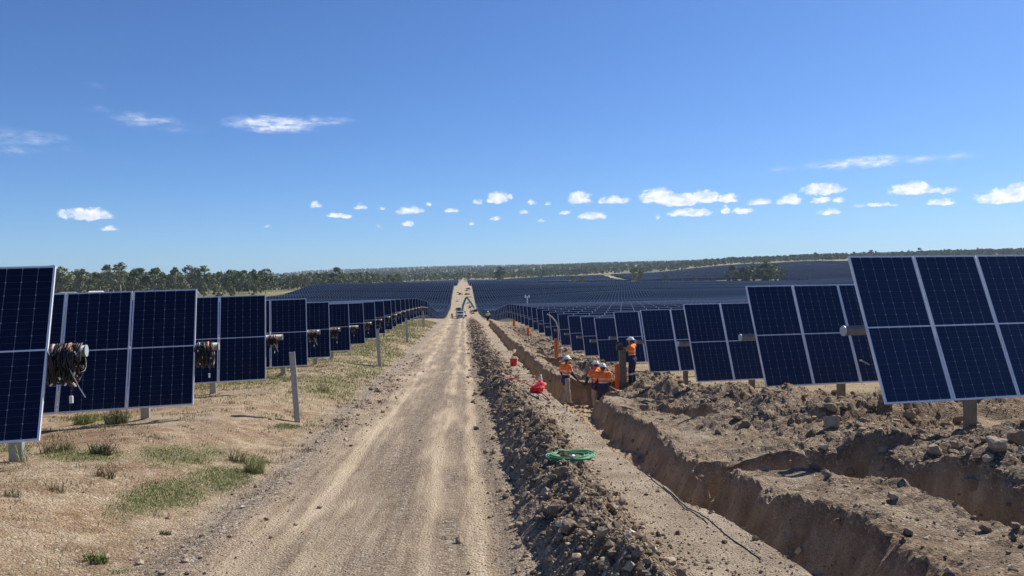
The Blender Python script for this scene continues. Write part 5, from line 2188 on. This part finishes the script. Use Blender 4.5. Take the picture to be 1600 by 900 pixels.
def ute(loc, rz, paint, label, canopy=False, cat='pickup'):
    o = thing('utility_vehicle', label, cat, loc, (0, 0, rz))
    b = MB()
    b.box((0, 0, .72), (1.85, 5.2, .55), paint)
    b.box((0, -.45, 1.32), (1.66, 2.1, .66), paint, taper=.82)
    if canopy:
        b.box((0, 1.65, 1.36), (1.75, 1.8, .75), whitev)
    b.build('body', o)
    b = MB()
    b.box((0, -.45, 1.34), (1.60, 1.85, .40), glassm, taper=.90)
    b.box((0, -.45, 1.33), (1.70, 1.45, .34), glassm, taper=.90)
    b.build('windows', o)
    for sx_ in (-1, 1):
        wheel(o, sx_ * .85, -1.6, .38, .24)
        wheel(o, sx_ * .85, 1.6, .38, .24)
        b = MB()
        b.box((sx_ * .7, -2.61, .80), (.32, .04, .18), lamp)
        b.build('headlight', o)


maroon = mat('maroon_paint', (.10, .015, .025), .4)
greyp = mat('grey_vehicle_paint', (.30, .32, .35), .4)


def paddock(px, py, yd, w):
    d = px_dir(px, py)
    x = d.x / d.y * yd
    return V3(x, yd, float(macro(np.array([x]), np.array([yd]))[0]))


def cabin(px, py_top, py_base, yd, wpx, dep, label, wall_m, roof_m, name='site_cabin', cat='cabin', windows=2, rz=0.0):
    """box-shaped cabin with a low pitched roof, its wall top at py_top"""
    d = px_dir(px, py_base)
    x = d.x / d.y * yd
    g = float(macro(np.array([x]), np.array([yd]))[0])
    top = d.y and (px_dir(px, py_top).z / px_dir(px, py_top).y * yd)
    w = wpx * yd / CAM_F
    h = max(top - g, 2.0)
    o = thing(name, label, cat, (x, yd, g), (0, 0, rz))
    b = MB()
    b.box((0, 0, h * .42), (w, dep, h * .84), wall_m)
    b.build('wall', o)
    b = MB()
    z0, z1 = h * .84, h
    ov = .25
    X, Yy = w / 2 + ov, dep / 2 + ov
    vs = [(-X, -Yy, z0), (X, -Yy, z0), (X, Yy, z0), (-X, Yy, z0), (-X, 0, z1), (X, 0, z1), (-X, -Yy, z0 - .12), (X, -Yy, z0 - .12), (X, Yy, z0 - .12), (-X, Yy, z0 - .12)]
    b.add(vs, [(0, 1, 5, 4), (2, 3, 4, 5), (0, 4, 3), (1, 2, 5), (6, 7, 1, 0), (8, 9, 3, 2), (7, 8, 2, 1), (9, 6, 0, 3), (9, 8, 7, 6)], roof_m)
    b.build('roof', o)
    for k in range(windows):
        xx = -w / 2 + w * (k + .5) / windows
        b = MB()
        b.box((xx, -dep / 2 - .02, h * .52), (min(1.2, w / windows * .5), .05, h * .28), mat('grey_bumper'))
        f_ = b.build('window', o)
        b = MB()
        b.box((xx, -dep / 2 - .05, h * .52), (min(1.0, w / windows * .42), .04, h * .22), glassm)
        b.build('pane', f_)


wsheet = mat('white_sheet_metal', (.74, .75, .76), .5)
gsheet = mat('grey_sheet_metal', (.36, .38, .41), .55)
cabin(150.5, 454.5, 463, 380, 18, 3.0, 'white site cabin parked behind the second left solar row', gsheet, wsheet, windows=3)
cabin(107, 456, 463, 400, 20, 3, 'low grey shed between the maroon vehicle and white cars on the left', gsheet, galv, windows=3, name='shed', cat='shed')
cabin(291, 447.5, 452, 640, 13, 6, 'pale farm shed with grey roof below the left treeline', wsheet, gsheet, name='shed', cat='shed')
cabin(306, 449, 454, 640, 5, 4, 'tiny white hut beside the pale farm shed', wsheet, wsheet, name='hut', cat='shed', windows=1)
cabin(385, 447, 452, 600, 12, 6, 'grey-roofed shed at the far side of the green paddock', gsheet, gsheet, name='shed', cat='shed')
ph = paddock(91, 458, 370, 0)
ute(ph + V3(0, 0, 1.0), R(90), maroon, 'maroon vehicle parked just right of the nearest left panel')
ute(paddock(122, 458, 372, 0) + V3(0, 0, .9), R(85), whitev, 'white car parked left of the white site cabin')
ute(paddock(135, 458, 376, 0) + V3(0, 0, .9), R(80), whitev, 'white pickup close to the left side of the white site cabin', True)

# inverter station in the gap of the left slope
p = drop(688, 479.5, 334)
o = thing('inverter_station', 'long white inverter container on the far slope left of the road', 'container', p, (0, 0, ROWYAW))
b = MB()
b.box((0, 0, .9), (5.4, 2.2, 1.9), wsheet)
b.build('container', o)
b = MB()
b.box((0, 0, 1.90), (5.6, 2.4, .10), wsheet)
b.build('roof', o)
for k in range(3):
    b = MB()
    b.box((-1.7 + 1.7 * k, -1.12, .9), (1.3, .05, 1.4), gsheet)
    b.build('door', o)
b = MB()
b.box((0, 0, -.8), (5.0, 2.0, 1.6), galv_dark)
b.build('plinth', o)
# weather mast
p = road_pt(824, 140)
topz = (drop(824, 463, 140)).z
h = topz - p.z
o = thing('weather_mast', 'slim weather mast with two white sensors above the right rows', 'mast', p)
b = MB()
b.tube([(0, 0, 0), (0, 0, h)], .07, wsheet, 8)
b.build('pole', o)
b = MB()
b.tube([(-.36, 0, h - .15), (.36, 0, h - .15)], .035, wsheet, 6)
b.build('crossarm', o)
for sg, hh in ((-1, .34), (1, .26)):
    b = MB()
    b.tube([(sg * .34, 0, h - .15 - hh * .3), (sg * .34, 0, h + hh * .8)], .11, wsheet, 10)
    b.build('sensor', o)
# machine among the right rows
p = drop(1094, 472, 292)
o = thing('telehandler', 'white and red machine standing among the far right solar rows', 'machine', p, (0, 0, R(80)))
b = MB()
b.box((0, .2, 1.2), (1.9, 3.2, .9), mat('red_machine_paint', (.45, .06, .04), .5))
b.build('body', o)
b = MB()
b.box((0, -.3, 2.1), (1.6, 1.5, .95), whitev, taper=.85)
b.build('cab', o)
b = MB()
b.tube([(.6, 1.4, 1.7), (.6, -1.0, 2.2), (.6, -3.0, 1.9)], .16, mat('red_machine_paint'), 6)
b.build('boom', o)
for sx_ in (-1, 1):
    for sy_ in (-1, 1):
        wheel(o, sx_ * .9, sy_ * 1.15, .5, .35)
# dark heaps of spoil left along the far road
r = random.Random(9)
for k in range(16):
    yd = [150, 262, 285, 300, 318, 335, 352, 370, 388, 402, 415, 428, 345, 310, 275, 390][k]
    side = 1 if k % 3 else -1
    x = side * r.uniform(1.6, 3.4)
    g = float(macro(np.array([x]), np.array([float(yd)]))[0])
    o = link('spoil_heap', CLOD_ME[k % 10], None, (x, yd, g + .1), (0, 0, r.uniform(0, 6)), label='heap of dug earth beside the far stretch of the road',
             category='earth heap', group='earth heaps along the far road')
    s_ = r.uniform(.7, 1.5)
    o.scale = (s_, s_ * 1.6, s_ * .75)
# ------------------------------------------------------------------ air
def haze():
    m = bpy.data.materials.new('haze')
    m.use_nodes = True
    nt = m.node_tree
    nt.nodes.clear()
    out = nt.nodes.new('ShaderNodeOutputMaterial')
    v = nt.nodes.new('ShaderNodeVolumePrincipled')
    v.inputs['Color'].default_value = (.62, .78, 1.0, 1)
    v.inputs['Density'].default_value = 0.000075
    v.inputs['Anisotropy'].default_value = 0.2
    nt.links.new(v.outputs[0], out.inputs['Volume'])
    b = MB()
    b.box((0, 3085, 60), (14400, 6400, 160), m)
    b.build('haze', kind='stuff', label='thin blue air over the far hills')


haze()
